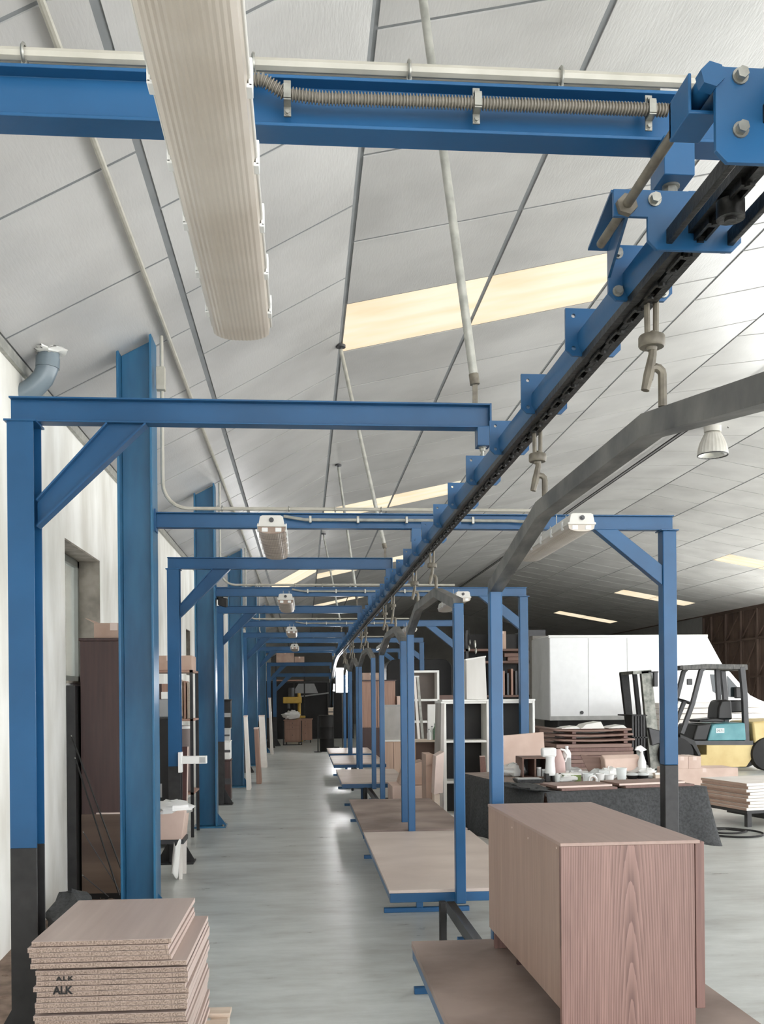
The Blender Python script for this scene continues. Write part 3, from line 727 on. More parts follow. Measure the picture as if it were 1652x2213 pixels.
# ================================================================ FLOOR GUIDE RAIL under the carriers
gr = thing('floor_guide_rail', 'dark channel guide rail on blue feet under the carriers', 'guide rail', (.9, 10, 0))
build('channel', MB().extr([(-.045,0),(.045,0),(.045,.012),(-.033,.012),(-.033,.07),(-.045,.07)], [(.91, 1.9, .30), (.91, 24, .30)], side=(1,0,0)), M['graphite'], gr)
for y in (DY(3.3,.8), DY(5.36,.8), DY(7.36,.8), DY(9.8,.8), DY(12.66,.8), DY(14.5,.8), DY(17.2,.8), DY(20,.8)):
    s = build('foot_bar', MB().box(.59, 1.24, y-.022, y+.022, 0, .035), M['blue'], gr, bevel=.003)
    build('upright', MB().box(.835, .885, y-.025, y+.025, .035, .30), M['blue'], s, bevel=.003)
for y in (Yc(5.8), Yc(13.0), Yc(13.25), Yc(16.6)):
    build('rubber_buffer', MB().box(.795, .835, y-.03, y+.03, .02, .41), M['rubber'], gr, bevel=.006)

# ================================================================ OAK SIDEBOARD on the first carrier
zt = ZP + .664
FL, BL, BR = atz(1212, 1822, zt), atz(1032, 1738, zt), atz(1262, 1735, zt); FR = atz(1509, 1818, zt)
ang = math.atan2(-(BL.x-FL.x), BL.y-FL.y)*.6 + math.atan2(FR.y-FL.y, FR.x-FL.x)*.4
SL = (BL-FL).length; SWd = (FR-FL).length
sb = thing('sideboard', 'pinkish oak sideboard standing on the nearest hanging carrier', 'sideboard', (FL.x, FL.y, ZP), None, ang, True)
H = .664
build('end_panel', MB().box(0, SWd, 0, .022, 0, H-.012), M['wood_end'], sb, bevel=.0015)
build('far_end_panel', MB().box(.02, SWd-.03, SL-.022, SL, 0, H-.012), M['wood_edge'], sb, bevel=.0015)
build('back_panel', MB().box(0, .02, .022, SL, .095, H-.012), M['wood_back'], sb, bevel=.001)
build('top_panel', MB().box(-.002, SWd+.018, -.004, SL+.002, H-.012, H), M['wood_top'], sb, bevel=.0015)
build('bottom_panel', MB().box(.02, SWd-.02, .022, SL-.022, .095, .115), M['wood_edge'], sb)
build('inner_foot', MB().box(.06, SWd-.1, SL-.30, SL-.28, 0, .095), M['darkbrown'], sb)
for k in range(2):
    d = build('door', MB().box(SWd+.002, SWd+.034, -.002+k*(SL/2+.001), SL/2-.003+k*SL/2, .085, H-.006), M['wood_edge'], sb, bevel=.002)
    build('door_pull', MB().box(SWd+.034, SWd+.040, SL/2-.02+k*.03, SL/2-.01+k*.03, .3, .45), M['darkbrown'], d)
dm = MB()
for px_, pz in ((.72, .62), (.45, .615), (.05, .64)): dm.cyl((-.0015, px_, pz), (.001, px_, pz), .004, 8)
build('screw_cap', dm, M['edge_pale'], sb)

# ================================================================ STACK OF CHIPBOARD PANELS (lower left)
random.seed(5)
th = .0198
ztop = .69
TL, TR, FLp, FRp = atz(185, 1944, ztop), atz(432, 1940, ztop), atz(68, 2036, ztop), atz(372, 2026, ztop)
pw = (FRp-FLp).length; pl = ((TL-FLp).length + (TR-FRp).length)/2
pa = math.atan2(FRp.y-FLp.y, FRp.x-FLp.x)*.5 + math.atan2(-(TR.x-FRp.x), TR.y-FRp.y)*.5
z = ztop; i = 0; npan = 22
offs = [(0,0,0,0), (-.012,-.012,.0,0), (-.008,-.006,0,0), (0,-.004,0,0), (-.002,-.012,.062,.0)] + [(random.uniform(.0,.014), random.uniform(-.004,.006)+.016, .05, 0) for _ in range(30)]
ordp = ['topmost', 'second from the top', 'third from the top', 'fourth from the top', 'fifth from top, overhanging right']
while z - th > .13:
    ox, oy, dw, _ = offs[i]
    gap = .0
    if i == 5: z -= .014
    if i == 13: z -= .008
    w2 = pw + dw; L2 = pl + .0*i
    if i < 5: lab = 'pinkish chipboard panel at the lower left, %s' % ordp[i]
    elif i in (6, 8): lab = 'chipboard panel edge with black ALK stencil, %s of the two' % ('upper' if i == 6 else 'lower')
    else: lab = 'plain chipboard panel in the lower part of the left stack'
    p = thing('chipboard_panel', lab, 'panel', (FLp.x+ox*1, FLp.y+oy, z-th), 'chipboard panels stacked at the lower left', pa + random.uniform(-.004,.004), True)
    build('core', MB().box(.0, w2-.001, .0, L2, .0012, th-.0012), M['chip'], p, bevel=.0005)
    build('top_face', MB().box(0, w2-.001, -.0005, L2, th-.0013, th), M['panel_face'], p)
    build('edge_band', MB().box(w2-.001, w2, 0, L2, .0005, th-.0005), M['edge_pale'], p)
    if i in (6, 8):
        cu = bpy.data.curves.new('stencil', 'FONT'); cu.body = 'ALK'; cu.size = .0225 if i == 6 else .042; cu.extrude = .0003; cu.offset = .0010 if i == 6 else .0016
        if i == 6: cu.space_character = 1.3
        ob = bpy.data.objects.new('tmp', cu); COL.objects.link(ob)
        dg = bpy.context.evaluated_depsgraph_get(); me = bpy.data.meshes.new_from_object(ob.evaluated_get(dg)); bpy.data.objects.remove(ob)
        me.materials.clear(); me.materials.append(M['ink'])
        so = bpy.data.objects.new('stencil_mark', me); COL.objects.link(so); so.parent = p
        so.rotation_euler = (PI/2, 0, 0); so.location = (.078, -.0022 if i == 6 else -.0035, .001 if i == 6 else -.008)
        so.scale = (1.35, 1, 1) if i == 6 else (.95, 1, 1)
    z -= th + .0012; i += 1
zpal = z
pt = thing('pallet', 'pale wooden pallet under the chipboard stack', 'pallet', (FLp.x, FLp.y, 0), None, pa, True)
b = MB()
for k in range(5):
    build('top_slat', MB().box(.04, pw+.16, k*(pl+.02)/4.2 - .0, k*(pl+.02)/4.2 + .1, zpal-.02, zpal), M['plywood'], pt, bevel=.002)
for k in range(3): build('bearer', MB().box(.04 + k*(pw+.03)/2, .12 + k*(pw+.03)/2, 0, pl+.08, .0, zpal-.02), M['plywood'], pt, bevel=.002)
# ================================================================ LEFT SIDE CLUTTER
# drain elbow high on the wall
t = thing('drain_pipe', 'grey plastic drain elbow poking out where left wall meets ceiling', 'pipe', (-1.75, 6.75, 3.75))
el = [Vector(q) for q in ((-1.98, 6.75, 3.655), (-1.86, 6.75, 3.71), (-1.80, 6.75, 3.75), (-1.745, 6.75, 3.81), (-1.715, 6.75, 3.88), (-1.705, 6.75, 3.985))]
build('elbow', MB().tube(el, .072, 20), M['pvc_grey'], t)
build('collar', MB().cyl(el[4], el[4]+Vector((.004,0,.07)), .079, 20), M['pvc_grey'], t)
build('torn_sealing', MB().blob((-1.70, 6.72, 3.99), .09, .08, .02, .5, seed=2), M['paper'], t)
# wardrobe
xw0, xw1, yw = -1.80, -1.36, 8.02
t = thing('wardrobe', 'dark brown wardrobe standing between left wall and the tall blue column', 'wardrobe', ((xw0+xw1)/2, yw+.3, 0))
build('carcass', MB().box(xw0, xw1, yw, yw+.56, .06, 2.10), M['darkbrown'], t, bevel=.003)
build('plinth', MB().box(xw0+.02, xw1-.02, yw+.02, yw+.54, 0, .06), M['dark'], t)
build('cornice', MB().box(xw0-.01, xw1+.01, yw-.01, yw+.57, 2.10, 2.125), M['darkbrown'], t, bevel=.004)
build('stained_band', MB().box(xw0, xw1, yw-.006, yw, .06, .70), wood('stained_dark_veneer', (58,40,36), (120,100,84), 'x', 6, .6), t, label='scuffed paler lower band of the side')
build('rail_strip', MB().box(xw0+.12, xw1, yw-.014, yw-.004, .70, .712), M['edge_pale'], t)
t = thing('shadow_gap_sheet', 'black sheet standing in for the shadow between the dark wardrobe and the wall', 'board', (xw0-.045, yw+.2, 0))
build('sheet', MB().box(xw0-.085, xw0-.02, yw-.1, yw+.5, .0, 1.74), M['dark'], t, bevel=.003)  # dark sheet in place of the shade between wardrobe and wall
build('edge_strip', MB().box(xw0-.087, xw0-.018, yw-.103, yw-.098, 0, 1.742), M['black_paint'], t)
# carton on the wardrobe
def carton(x0, x1, y0, y1, z0, z1, lab, mt='carton', flaps=True, group=None, name='cardboard_box', tilt=0):
    t = thing(name, lab, 'box', ((x0+x1)/2, (y0+y1)/2, z0), group, tilt)
    o = Vector(t.location)
    build('box_body', MB().box(x0, x1, y0, y1, z0, z1), M[mt], t, bevel=.004)
    build('packing_tape', MB().box((x0+x1)/2-.03, (x0+x1)/2+.03, y0-.0015, y1+.0015, z1-.06, z1+.0015), M['edge_pale'], t)
    if flaps:
        d = (x1-x0)*.22
        build('flap', MB().hexa([(x0, y0, z1), (x0+.004, y0, z1), (x0+.004, y1, z1), (x0, y1, z1), (x0-d, y0+.01, z1+d*.55), (x0-d+.004, y0+.01, z1+d*.55+.004), (x0-d+.004, y1-.01, z1+d*.55+.004), (x0-d, y1-.01, z1+d*.55)]), M[mt], t)
        build('flap', MB().hexa([(x1-.004, y0, z1), (x1, y0, z1), (x1, y1, z1), (x1-.004, y1, z1), (x1-.05, y0+.01, z1+d*.9), (x1-.046, y0+.01, z1+d*.9), (x1-.046, y1-.01, z1+d*.9), (x1-.05, y1-.01, z1+d*.9)]), M[mt], t)
    return t
carton(-1.70, -1.38, yw+.05, yw+.5, 2.125, 2.25, 'open cardboard box lying on top of the dark wardrobe')
# thin rods leaning
for k, (u0, v0, u1, v1, lab) in enumerate(((155, 1592, 267, 1892, 'longest thin black rod leaning by the dark wardrobe'), (163, 1640, 258, 1935, 'second thin rod leaning by the dark wardrobe, close under the longest'), (181, 1800, 262, 1930, 'thin grey rod leaning low against the dark wardrobe'), (180, 1893, 235, 1938, 'short thin rod lying low at the foot of the dark wardrobe'))):
    a, b = aty(u0, v0, 7.86), aty(u1, v1, 7.72 if k < 2 else 7.78); b.z = max(b.z, .01)
    t = thing('metal_rod', lab, 'rod', (b.x, b.y, b.z), 'thin rods leaning by the dark wardrobe')
    build('shaft', MB().cyl(a, b, .007 if k < 2 else .004, 6), M['black_iron' if k < 2 else 'graphite'], t)
    build('tip', MB().cyl(a, a + (a-b).normalized()*.012, .0045, 6), M['zinc'], t)
p = atz(158, 1978, .05)
single('dark_sack', MB().blob((-1.62, 6.9, .14), .16, .3, .15, .22, seed=3, flat=-.14), M['cloth'], 'crumpled dark cloth sack on the floor at the left wall behind the panel stack', 'sack')

# storage corner between the first two columns
t = thing('black_cabinet', 'black cabinet behind the second cantilever post, grey machine on top', 'cabinet', (-1.55, 10.9, 0))
build('body', MB().box(-1.84, -1.40, 10.75, 11.3, .04, 1.40), M['dark'], t, bevel=.004)
build('door_line', MB().box(-1.63, -1.626, 10.745, 10.752, .1, 1.36), M['graphite'], t)
build('top', MB().box(-1.85, -1.39, 10.74, 11.31, 1.40, 1.42), M['black_paint'], t)
build('paper_note', MB().box(-1.60, -1.55, 10.742, 10.748, .55, .7), M['grey'], t)
t = thing('grey_machine', 'grey boxy machine standing on the black cabinet', 'machine', (-1.55, 11, 1.42))
build('casing', MB().box(-1.72, -1.43, 10.8, 11.2, 1.42, 1.62), M['grey'], t, bevel=.012)
build('white_cover', MB().box(-1.56, -1.43, 10.79, 11.1, 1.62, 1.70), M['paper'], t, bevel=.01)
build('knob', MB().cyl((-1.66, 10.9, 1.62), (-1.66, 10.9, 1.66), .03, 12), M['graphite'], t)
t = thing('storage_rack', 'tall storage rack behind the second cantilever post', 'rack', (-1.5, 11.9, 0))
for x in (-1.84, -1.33):
    for y in (11.5, 12.1): build('upright', MB().box(x, x+.035, y, y+.035, 0, 1.96), M['black_paint'], t)
for z in (.5, 1.36, 1.93): build('shelf', MB().box(-1.84, -1.295, 11.5, 12.14, z, z+.025), M['midwood'], t)
carton(-1.83, -1.31, 11.55, 12.0, 1.957, 2.13, 'long cardboard box on the top shelf of the storage rack', flaps=False)
t = thing('wooden_crate', 'brown wooden crate on the upper shelf of the storage rack', 'crate', (-1.6, 11.8, 1.387))
build('crate_body', MB().box(-1.80, -1.52, 11.56, 12.0, 1.387, 1.80), M['midwood'], t, bevel=.004)
build('dark_side', MB().box(-1.80, -1.66, 11.553, 11.56, 1.50, 1.80), M['darkbrown'], t)
for k in range(4):
    single('upright_plank', MB().box(-1.49+k*.042, -1.465+k*.042, 11.55, 11.75+.05*k, 1.387, 1.86-.015*k), M['plywood' if k % 2 else 'midwood'], 'narrow plank standing upright on the storage rack beside the wooden crate', 'plank', 'upright planks on the storage rack', bevel=.002)
t = thing('oil_drum', 'brownish drum standing on the lower shelf of the storage rack', 'drum', (-1.33, 11.8, .527))
build('barrel', MB().lathe([(.0,0),(.12,0),(.125,.02),(.125,.38),(.13,.4),(.125,.42),(.125,.72),(.12,.74),(0,.74)], (-1.45, 11.75, .527), 20), mat('drum_brown', (112,98,94), .5), t)
build('lid', MB().lathe([(0,.74),(.126,.74),(.126,.77),(.0,.78)], (-1.45, 11.75, .527), 20), M['paper'], t)
t = thing('dark_red_board', 'dark red board leaning beside the second blue column', 'board', (-1.25, 10.6, 0))
build('sheet', MB().hexa([(-1.39, 10.5, 0), (-1.27, 10.5, 0), (-1.27, 10.53, 0), (-1.39, 10.53, 0), (-1.39, 10.72, 1.1), (-1.27, 10.72, 1.1), (-1.27, 10.75, 1.1), (-1.39, 10.75, 1.1)]), mat('dark_red', (70,38,34), .4), t)
build('edge', MB().hexa([(-1.27, 10.5, 0), (-1.26, 10.5, 0), (-1.26, 10.53, 0), (-1.27, 10.53, 0), (-1.27, 10.72, 1.1), (-1.26, 10.72, 1.1), (-1.26, 10.75, 1.1), (-1.27, 10.75, 1.1)]), M['edge_pale'], t)
t = thing('leaflet_holder', 'white leaflet holder sticking out from the second cantilever post', 'holder', (-1.1, 9.8, 1.0))
yl = AY[1]-.09
build('tray', MB().box(-1.21, -.96, yl-.02, yl+.06, .985, 1.06), M['paper'], t, bevel=.003)
build('bracket', MB().box(-1.235, -1.20, yl-.03, yl+.08, .90, 1.10), M['plastic_white'], t, bevel=.004)
build('printed_corner', MB().box(-1.03, -.97, yl-.022, yl-.019, .995, 1.05), M['foam'], t)
# waste carton with plastic liner beside the first column
t = thing('waste_carton', 'waste carton with white liner bag beside the tall blue column', 'waste box', (-1.24, 9.0, 0))
build('carton', MB().extr([(-.17,0),(.13,0),(.165,.26),(-.17,.26)], [(-1.235, 8.85, .36), (-1.235, 9.2, .36)], (0,0,1)), M['carton_pale'], t, bevel=.006)
build('liner_bag', MB().blob((-1.225, 9.02, .63), .20, .2, .065, .2, seed=8), M['plastic_white'], t)
build('stool_seat', MB().box(-1.41, -1.09, 8.85, 9.2, .32, .36), M['graphite'], t)
for x, y in ((-1.39, 8.88), (-1.12, 8.88), (-1.39, 9.16), (-1.12, 9.16)): build('stool_leg', MB().hexa([(x-.015,y-.012,0),(x+.015,y-.012,0),(x+.015,y+.012,0),(x-.015,y+.012,0),(x-.02,y-.012,.32),(x+.02,y-.012,.32),(x+.02,y+.012,.32),(x-.02,y+.012,.32)]), M['white_ply'], t)
single('paper_strip', MB().grid(lambda a, b: (-1.20+.06*a+.03*b, 8.82-.03*math.sin(a*5), .04+.3*b+.03*math.sin(6*a+b*3)), 8, 8), M['paper'], 'torn white paper hanging below the waste carton', 'paper', solid=.002)

# clutter between second and third columns
def lumpy(name, lab, cat, x0, x1, y, z0, z1, mt, group=None, d=.3):
    t = thing(name, lab, cat, ((x0+x1)/2, y, z0), group)
    build('body', MB().box(x0, x1, y, y+d, z0, z1), M[mt], t, bevel=.01)
    build('lid', MB().box(x0-.008, x1+.008, y-.008, y+d+.008, z1, z1+.02), M[mt], t, bevel=.004)
    build('band', MB().box(x0-.002, x1+.002, y-.004, y, z0+(z1-z0)*.4, z0+(z1-z0)*.55), M['graphite' if mt != 'dark' else 'grey'], t)
lumpy('dark_chest', 'dark chest on the floor behind the third cantilever post', 'chest', -1.60, -1.17, 15.6, 0, .62, 'darkbrown')
lumpy('white_carton', 'white carton on the dark chest behind the third cantilever post', 'box', -1.52, -1.18, 15.65, .64, .92, 'paper')
lumpy('foam_block', 'grey foam block on the white carton behind the third cantilever post', 'block', -1.55, -1.19, 15.66, .94, 1.12, 'foam')
lumpy('black_amplifier', 'black box at the top of the pile behind the third cantilever post', 'box', -1.50, -1.17, 15.66, 1.14, 1.58, 'dark')
p = aty(483, 1300, 12.5)
t = thing('security_camera', 'small black camera fixed beside the second blue column', 'camera', (p.x, p.y, p.z))
build('arm', MB().cyl((-1.10, p.y, p.z+.04), (p.x, p.y, p.z+.04), .018, 8), M['rubber'], t)
build('head', MB().hexa([(p.x-.06,p.y-.12,p.z-.06),(p.x+.05,p.y-.12,p.z-.09),(p.x+.05,p.y+.1,p.z-.06),(p.x-.06,p.y+.1,p.z-.04),(p.x-.06,p.y-.12,p.z+.05),(p.x+.05,p.y-.12,p.z+.02),(p.x+.05,p.y+.1,p.z+.05),(p.x-.06,p.y+.1,p.z+.06)]), M['rubber'], t, bevel=.012)
# planks leaning by far columns
pl = [(-1.02, 17.2, 1.30, .07, 'white_ply', 'pale plank leaning on the third blue column'), (-.90, 18.35, 1.05, .09, 'midwood', 'brown plank leaning beside the third blue column'),
      (-1.0, 22.5, 1.2, .14, 'white_ply', 'white frame board leaning on the fourth blue column'), (-.96, 27.6, 1.6, .08, 'white_ply', 'tall pale board leaning on the farthest blue column'), (-1.04, 12.95, .75, .0, 'midwood', '')]
for x, y, h, w, mt, lab in pl[:4]:
    t = thing('leaning_board', lab, 'board', (x, y, 0), None)
    build('board', MB().hexa([(x, y, 0), (x+w, y, 0), (x+w, y+.4, 0), (x, y+.4, 0), (x-.04, y+.03, h), (x+w-.06, y+.03, h), (x+w-.06, y+.4, h), (x-.04, y+.4, h)]), M[mt], t, bevel=.003)
    build('end_cap', MB().box(x-.045, x+w-.055, y+.025, y+.405, h-.02, h+.005), M['edge_pale'], t)

# ================================================================ FAR END OF THE AISLE
t = thing('dark_partition', 'dark partition screen closing the far end of the aisle', 'partition', (.2, 37.4, 0))
build('panel', MB().box(-1.85, 1.9, 37.4, 37.5, 0, 2.15), M['dark'], t)
build('top_rail', MB().box(-1.85, 1.9, 37.36, 37.52, 2.15, 2.23), M['black_paint'], t)
for x in (-1.85, -.4, .9): build('stud', MB().box(x, x+.06, 37.34, 37.4, 0, 2.15), M['black_paint'], t)
build('slanting_bar', MB().cyl((-.2, 37.3, 1.62), (.95, 37.3, 1.95-.2), .03, 6), M['grey'], t)
build('grey_window', MB().prism([(-.45,1.75),(.55,1.75),(.4,2.12),(-.2,2.12)], 'y', 37.37, 37.4), M['grey'], t)
# drill press, yellow
t = thing('drill_press', 'yellow drill press behind the wooden drawer units', 'drill press', (-.35, 35.3, 0))
build('base', MB().box(-.55, -.05, 35.0, 35.6, 0, .12).box(-.45, -.15, 35.1, 35.5, .12, .82), M['machine_yellow'], t, bevel=.02)
build('column', MB().cyl((-.17, 35.3, .8), (-.17, 35.3, 1.75), .06, 14), M['machine_yellow'], t)
build('head', MB().box(-.75, -.08, 35.1, 35.5, 1.38, 1.62), M['machine_yellow'], t, bevel=.03)
build('motor', MB().cyl((-.45, 35.3, 1.62), (-.45, 35.3, 1.95), .12, 14), M['graphite'], t)
build('chuck', MB().cyl((-.55, 35.15, 1.2), (-.55, 35.15, 1.38), .05, 10), M['graphite'], t)
build('work_table', MB().box(-.62, .05, 35.0, 35.5, .86, .93), M['machine_yellow'], t, bevel=.01)
def drawers(x0, x1, y, h, lab, frame):
    t = thing('drawer_unit', lab, 'drawer unit', ((x0+x1)/2, y, 0), 'wooden drawer units at the aisle end')
    build('carcass', MB().box(x0, x1, y, y+.5, .1, h), M['midwood'], t, bevel=.006)
    build('top', MB().box(x0-.03, x1+.03, y-.03, y+.53, h, h+.03), M['midwood'], t, bevel=.006)
    for k, (a, b) in enumerate(((.80,.97), (.62,.78), (.06,.60))):
        d = build('drawer' if k < 2 else 'door', MB().box(x0+.03, x1-.03, y-.02, y, .1+(h-.1)*a, .1+(h-.1)*b), M['midwood'], t, bevel=.004)
        build('knob', MB().cyl(((x0+x1)/2, y-.05, .1+(h-.1)*(a+b)/2), ((x0+x1)/2, y-.02, .1+(h-.1)*(a+b)/2), .014, 8), M['graphite'], d)
    for x in (x0+.06, x1-.06):
        build('caster', MB().cyl((x-.015, y+.08, .05), (x+.015, y+.08, .05), .05, 12), M['rubber'], t)
        build('caster', MB().cyl((x-.015, y+.42, .05), (x+.015, y+.42, .05), .05, 12), M['rubber'], t)
    if frame:
        build('metal_frame', MB().box(x0-.05, x0-.02, y-.08, y-.05, 0, h).box(x1+.02, x1+.05, y-.08, y-.05, 0, h).box(x0-.05, x1+.05, y-.08, y-.05, 0, .03), M['black_paint'], t)
drawers(-.66, -.12, 32.75, .82, 'front wooden drawer unit with white bag, at the aisle end', True)
drawers(-.20, .28, 34.2, .82, 'rear wooden drawer unit beside the one with the white bag', False)
single('white_bag', MB().blob((-.42, 33.0, 1.0), .30, .22, .15, .25, seed=4, flat=-.15), M['paper'], 'folded white bag lying on the front wooden drawer unit', 'bag')
t = thing('oil_drum', 'dark steel drum at the aisle end beside the last carrier', 'drum', (.62, 28.6, 0))
build('barrel', MB().lathe([(0,0),(.2,0),(.21,.02),(.21,.36),(.22,.38),(.21,.4),(.21,.7),(.22,.72),(.21,.74),(.21,1.04),(.2,1.06),(0,1.06)], (.66, 28.8, 0), 22), M['dark'], t)
build('rim', MB().tube([(.66+.212*math.cos(a), 28.8+.212*math.sin(a), 1.06) for a in [k*PI/11 for k in range(22)]], .012, 6, True), M['black_iron'], t)
lumpy('yellowish_crate', 'yellowish crate standing on the dark steel drum', 'crate', .72, .86, 28.7, 1.075, 1.27, 'plywood', d=.2)
t = thing('pole_stand', 'thin dark pole on a foot beside the steel drum', 'pole', (.40, 28.4, 0))
build('pole', MB().cyl((.40, 28.4, 0), (.40, 28.4, 1.05), .018, 8), M['black_paint'], t); build('foot', MB().cyl((.40, 28.4, 0), (.40, 28.4, .02), .12, 14), M['black_paint'], t)
# hanging cartons on a dark rack, far left
t = thing('high_rack', 'tall dark rack at the far end carrying cartons near the lamps', 'rack', (-.5, 36, 0))
for x in (-1.05, .0):
    for y in (35.9, 36.6): build('upright', MB().box(x, x+.05, y, y+.05, 0, 2.86), M['black_paint'], t)
for z in (2.2, 2.80): build('shelf', MB().box(-1.05, .05, 35.9, 36.65, z, z+.05), M['midwood'], t)
carton(-1.0, -.35, 36.0, 36.5, 2.85, 3.28, 'larger carton on top of the tall dark far rack', 'carton', False)
carton(-.33, .03, 36.0, 36.5, 2.85, 3.10, 'smaller carton beside the larger one on the tall dark far rack', 'carton', False)
# bright work floodlights
def flood(u, v, y, w, h, lab):
    p = aty(u, v, y)
    t = thing('floodlight', lab, 'floodlight', (p.x, p.y, p.z), 'bright floodlights at the conveyor end')
    build('lit_face', MB().box(p.x-w/2, p.x+w/2, p.y-.02, p.y, p.z-h/2, p.z+h/2), M['lamp_glow'], t)
    build('casing', MB().box(p.x-w/2-.03, p.x+w/2+.03, p.y, p.y+.1, p.z-h/2-.03, p.z+h/2+.03), M['graphite'], t, bevel=.02)
    build('mast', MB().cyl((p.x, p.y+.06, 0), (p.x, p.y+.06, p.z), .02, 8), M['graphite'], t)
    build('mast_foot', MB().cyl((p.x, p.y+.06, 0), (p.x, p.y+.06, .03), .2, 14), M['graphite'], t)
flood(740, 1470, 29.0, .36, .72, 'largest glaring floodlight at the end of the conveyor')
flood(720, 1486, 30.6, .10, .22, 'smaller floodlight left of the glaring one, by the falling rail')
flood(756, 1464, 29.5, .09, .10, 'small round-looking floodlight right of the glaring one')
# ================================================================ RIGHT SIDE
# ---- work table with felt cloth
A, B_ = atz(1180, 1714, .80), atz(1524, 1702, .80)
ta = math.radians(9); TW, TL_ = (B_-A).length, 2.3
def tw(x, y, z=0): return Vector((A.x + x*math.cos(ta) - y*math.sin(ta), A.y + x*math.sin(ta) + y*math.cos(ta), z))
t = thing('work_table', 'long work table crowded with bottles and boards, grey felt hanging over its edges', 'table', (A.x, A.y, 0), None, ta, True)
build('top', MB().box(0, TW, 0, TL_, .77, .80), M['table_top'], t, bevel=.004)
build('apron', MB().box(.05, TW-.05, .05, TL_-.05, .68, .77), M['midwood'], t)
for x in (.08, TW-.14):
    for y in (.08, TL_-.14): build('leg', MB().box(x, x+.06, y, y+.06, 0, .68), M['midwood'], t, bevel=.003)
def skirt(p0, p1, drop, amp, seed, nrm, flare=0.0):
    rnd = random.Random(seed); ph = rnd.random()*6
    p0, p1, nrm = Vector(p0), Vector(p1), Vector(nrm)
    L_ = (p1-p0).length
    def fn(a, b):
        w = amp*b*(math.sin(a*L_*9+ph) + .5*math.sin(a*L_*21+ph*2))
        d = drop*(1 + .06*math.sin(a*7+ph) + flare*max(0, a-.82)*1.4)
        r = .03*min(1, b*8)
        out = nrm*(.012 + r*.4 + w + .06*b*b + flare*max(0, a-.75)*b*.5) + (p1-p0).normalized()*flare*max(0, a-.75)*b*.55
        q = p0.lerp(p1, a) + out; return (q.x, q.y, .806 - b*d - r*.1)
    return fn
cb = MB()
cb.grid(skirt((0,0,0), (TW,0,0), .43, .032, 3, (0,-1,0), .45), 60, 14)
cb.grid(skirt((TW,0,0), (TW,TL_*.6,0), .43, .022, 5, (1,0,0)), 40, 14)
cb.grid(skirt((0,TL_*.95,0), (0,0,0), .60, .03, 9, (-1,0,0)), 44, 12)
cb.grid(lambda a, b: (-.012 + (TW+.024)*a, -.012 + b*.10, .806 + .002*math.sin(a*30)), 60, 2)
cb.grid(lambda a, b: (TW-.1 + .112*a, -.012 + b*TL_*.6, .8065 + .002*math.sin(b*30)), 3, 30)
fl = thing('felt_cloth', 'dark grey felt cloth draped over the crowded work table', 'cloth', (A.x, A.y, 0), None, ta, True)
build('drape', cb, M['cloth'], fl, solid=.006)
build('folded_corner', MB().blob((.0, .45, .815), .12, .4, .02, .3, seed=12), M['cloth'], fl)

ZTT = .801
def at(u, v, z=ZTT): return atz(u, v, z)
def px(p): return math.hypot(p.x, p.y)/FPX*1.0   # metres per picture pixel at p
def tb(name, lab, cat, u, v, group=None, z=ZTT):
    p = at(u, v, z); return thing(name, lab, cat, p, group), p, px(p)
# two pairs of brown boards at the front edge
for k, (x0, x1, y0, lab) in enumerate(((.16, .68, .03, 'lower brown board of the pair at the table front, left'), (.13, .66, .06, 'upper brown board of the pair at the table front, left'), (.78, 1.45, .07, 'lower brown board of the pair at the table front, right'), (.74, 1.40, .11, 'upper brown board of the pair at the table front, right'))):
    z = ZTT + .008 + .021*(k % 2)
    o = tw(x0, y0, z)
    t = thing('brown_board', lab, 'board', o, 'brown boards on the work table', ta + .05*(k % 2), True)
    build('face', MB().box(0, x1-x0, 0, .34, 0, .020), M['board'], t, bevel=.002)
    build('front_edge', MB().box(0, x1-x0, -.0015, 0, .002, .018), M['edge_pale'] if k in (1, 3) else M['wood_edge'], t)
# white sprayer
t, p, s = tb('spray_gun', 'tall white sprayer with black foot standing on the work table', 'sprayer', 1190, 1689)
build('handle_body', MB().lathe([(0,.06),(.05,.06),(.05,.10),(.042,.2),(.046,.24),(0,.26)], p, 16), M['plastic_white'], t)
build('head', MB().box(p.x-.085, p.x+.055, p.y-.04, p.y+.04, p.z+.235, p.z+.325), M['plastic_white'], t, bevel=.018)
build('black_foot', MB().box(p.x-.055, p.x-.01, p.y-.045, p.y+.045, p.z, p.z+.08).box(p.x+.01, p.x+.05, p.y-.04, p.y+.04, p.z, p.z+.06), M['vinyl'], t, bevel=.004)
def bottle(u, v, r, h, lab, mt, cap='plastic_white', shoulder=.75, name='bottle', label_band=None, group='bottles on the work table'):
    t, p, s = tb(name, lab, 'bottle', u, v, group)
    build('body', MB().lathe([(0,0),(r*.95,0),(r,.01),(r,h*shoulder),(r*.75,h*(shoulder+.1)),(r*.35,h*.9),(r*.35,h*.94),(0,h*.94)], p, 16), M[mt], t)
    build('cap', MB().lathe([(0,h*.92),(r*.42,h*.92),(r*.42,h),(0,h)], p, 12), M[cap], t)
    if label_band: build('label', MB().lathe([(r*1.01,h*.2),(r*1.015,h*.22),(r*1.015,h*.6),(r*1.01,h*.62)], p, 16), M[label_band], t)
    return t
bottle(1226, 1678, .042, .31, 'white bottle with pale label behind the tall sprayer', 'plastic_white', label_band='foam')
bottle(1205, 1690, .025, .085, 'small squat bottle right of the sprayer foot', 'plastic_clear', 'plastic_white')
bottle(1211, 1688, .022, .075, 'tiny pale bottle beside the green box', 'plastic_white', 'vinyl')
t, p, s = tb('jug', 'pinkish plastic jug with loop handle behind the tall sprayer', 'jug', 1206, 1679)
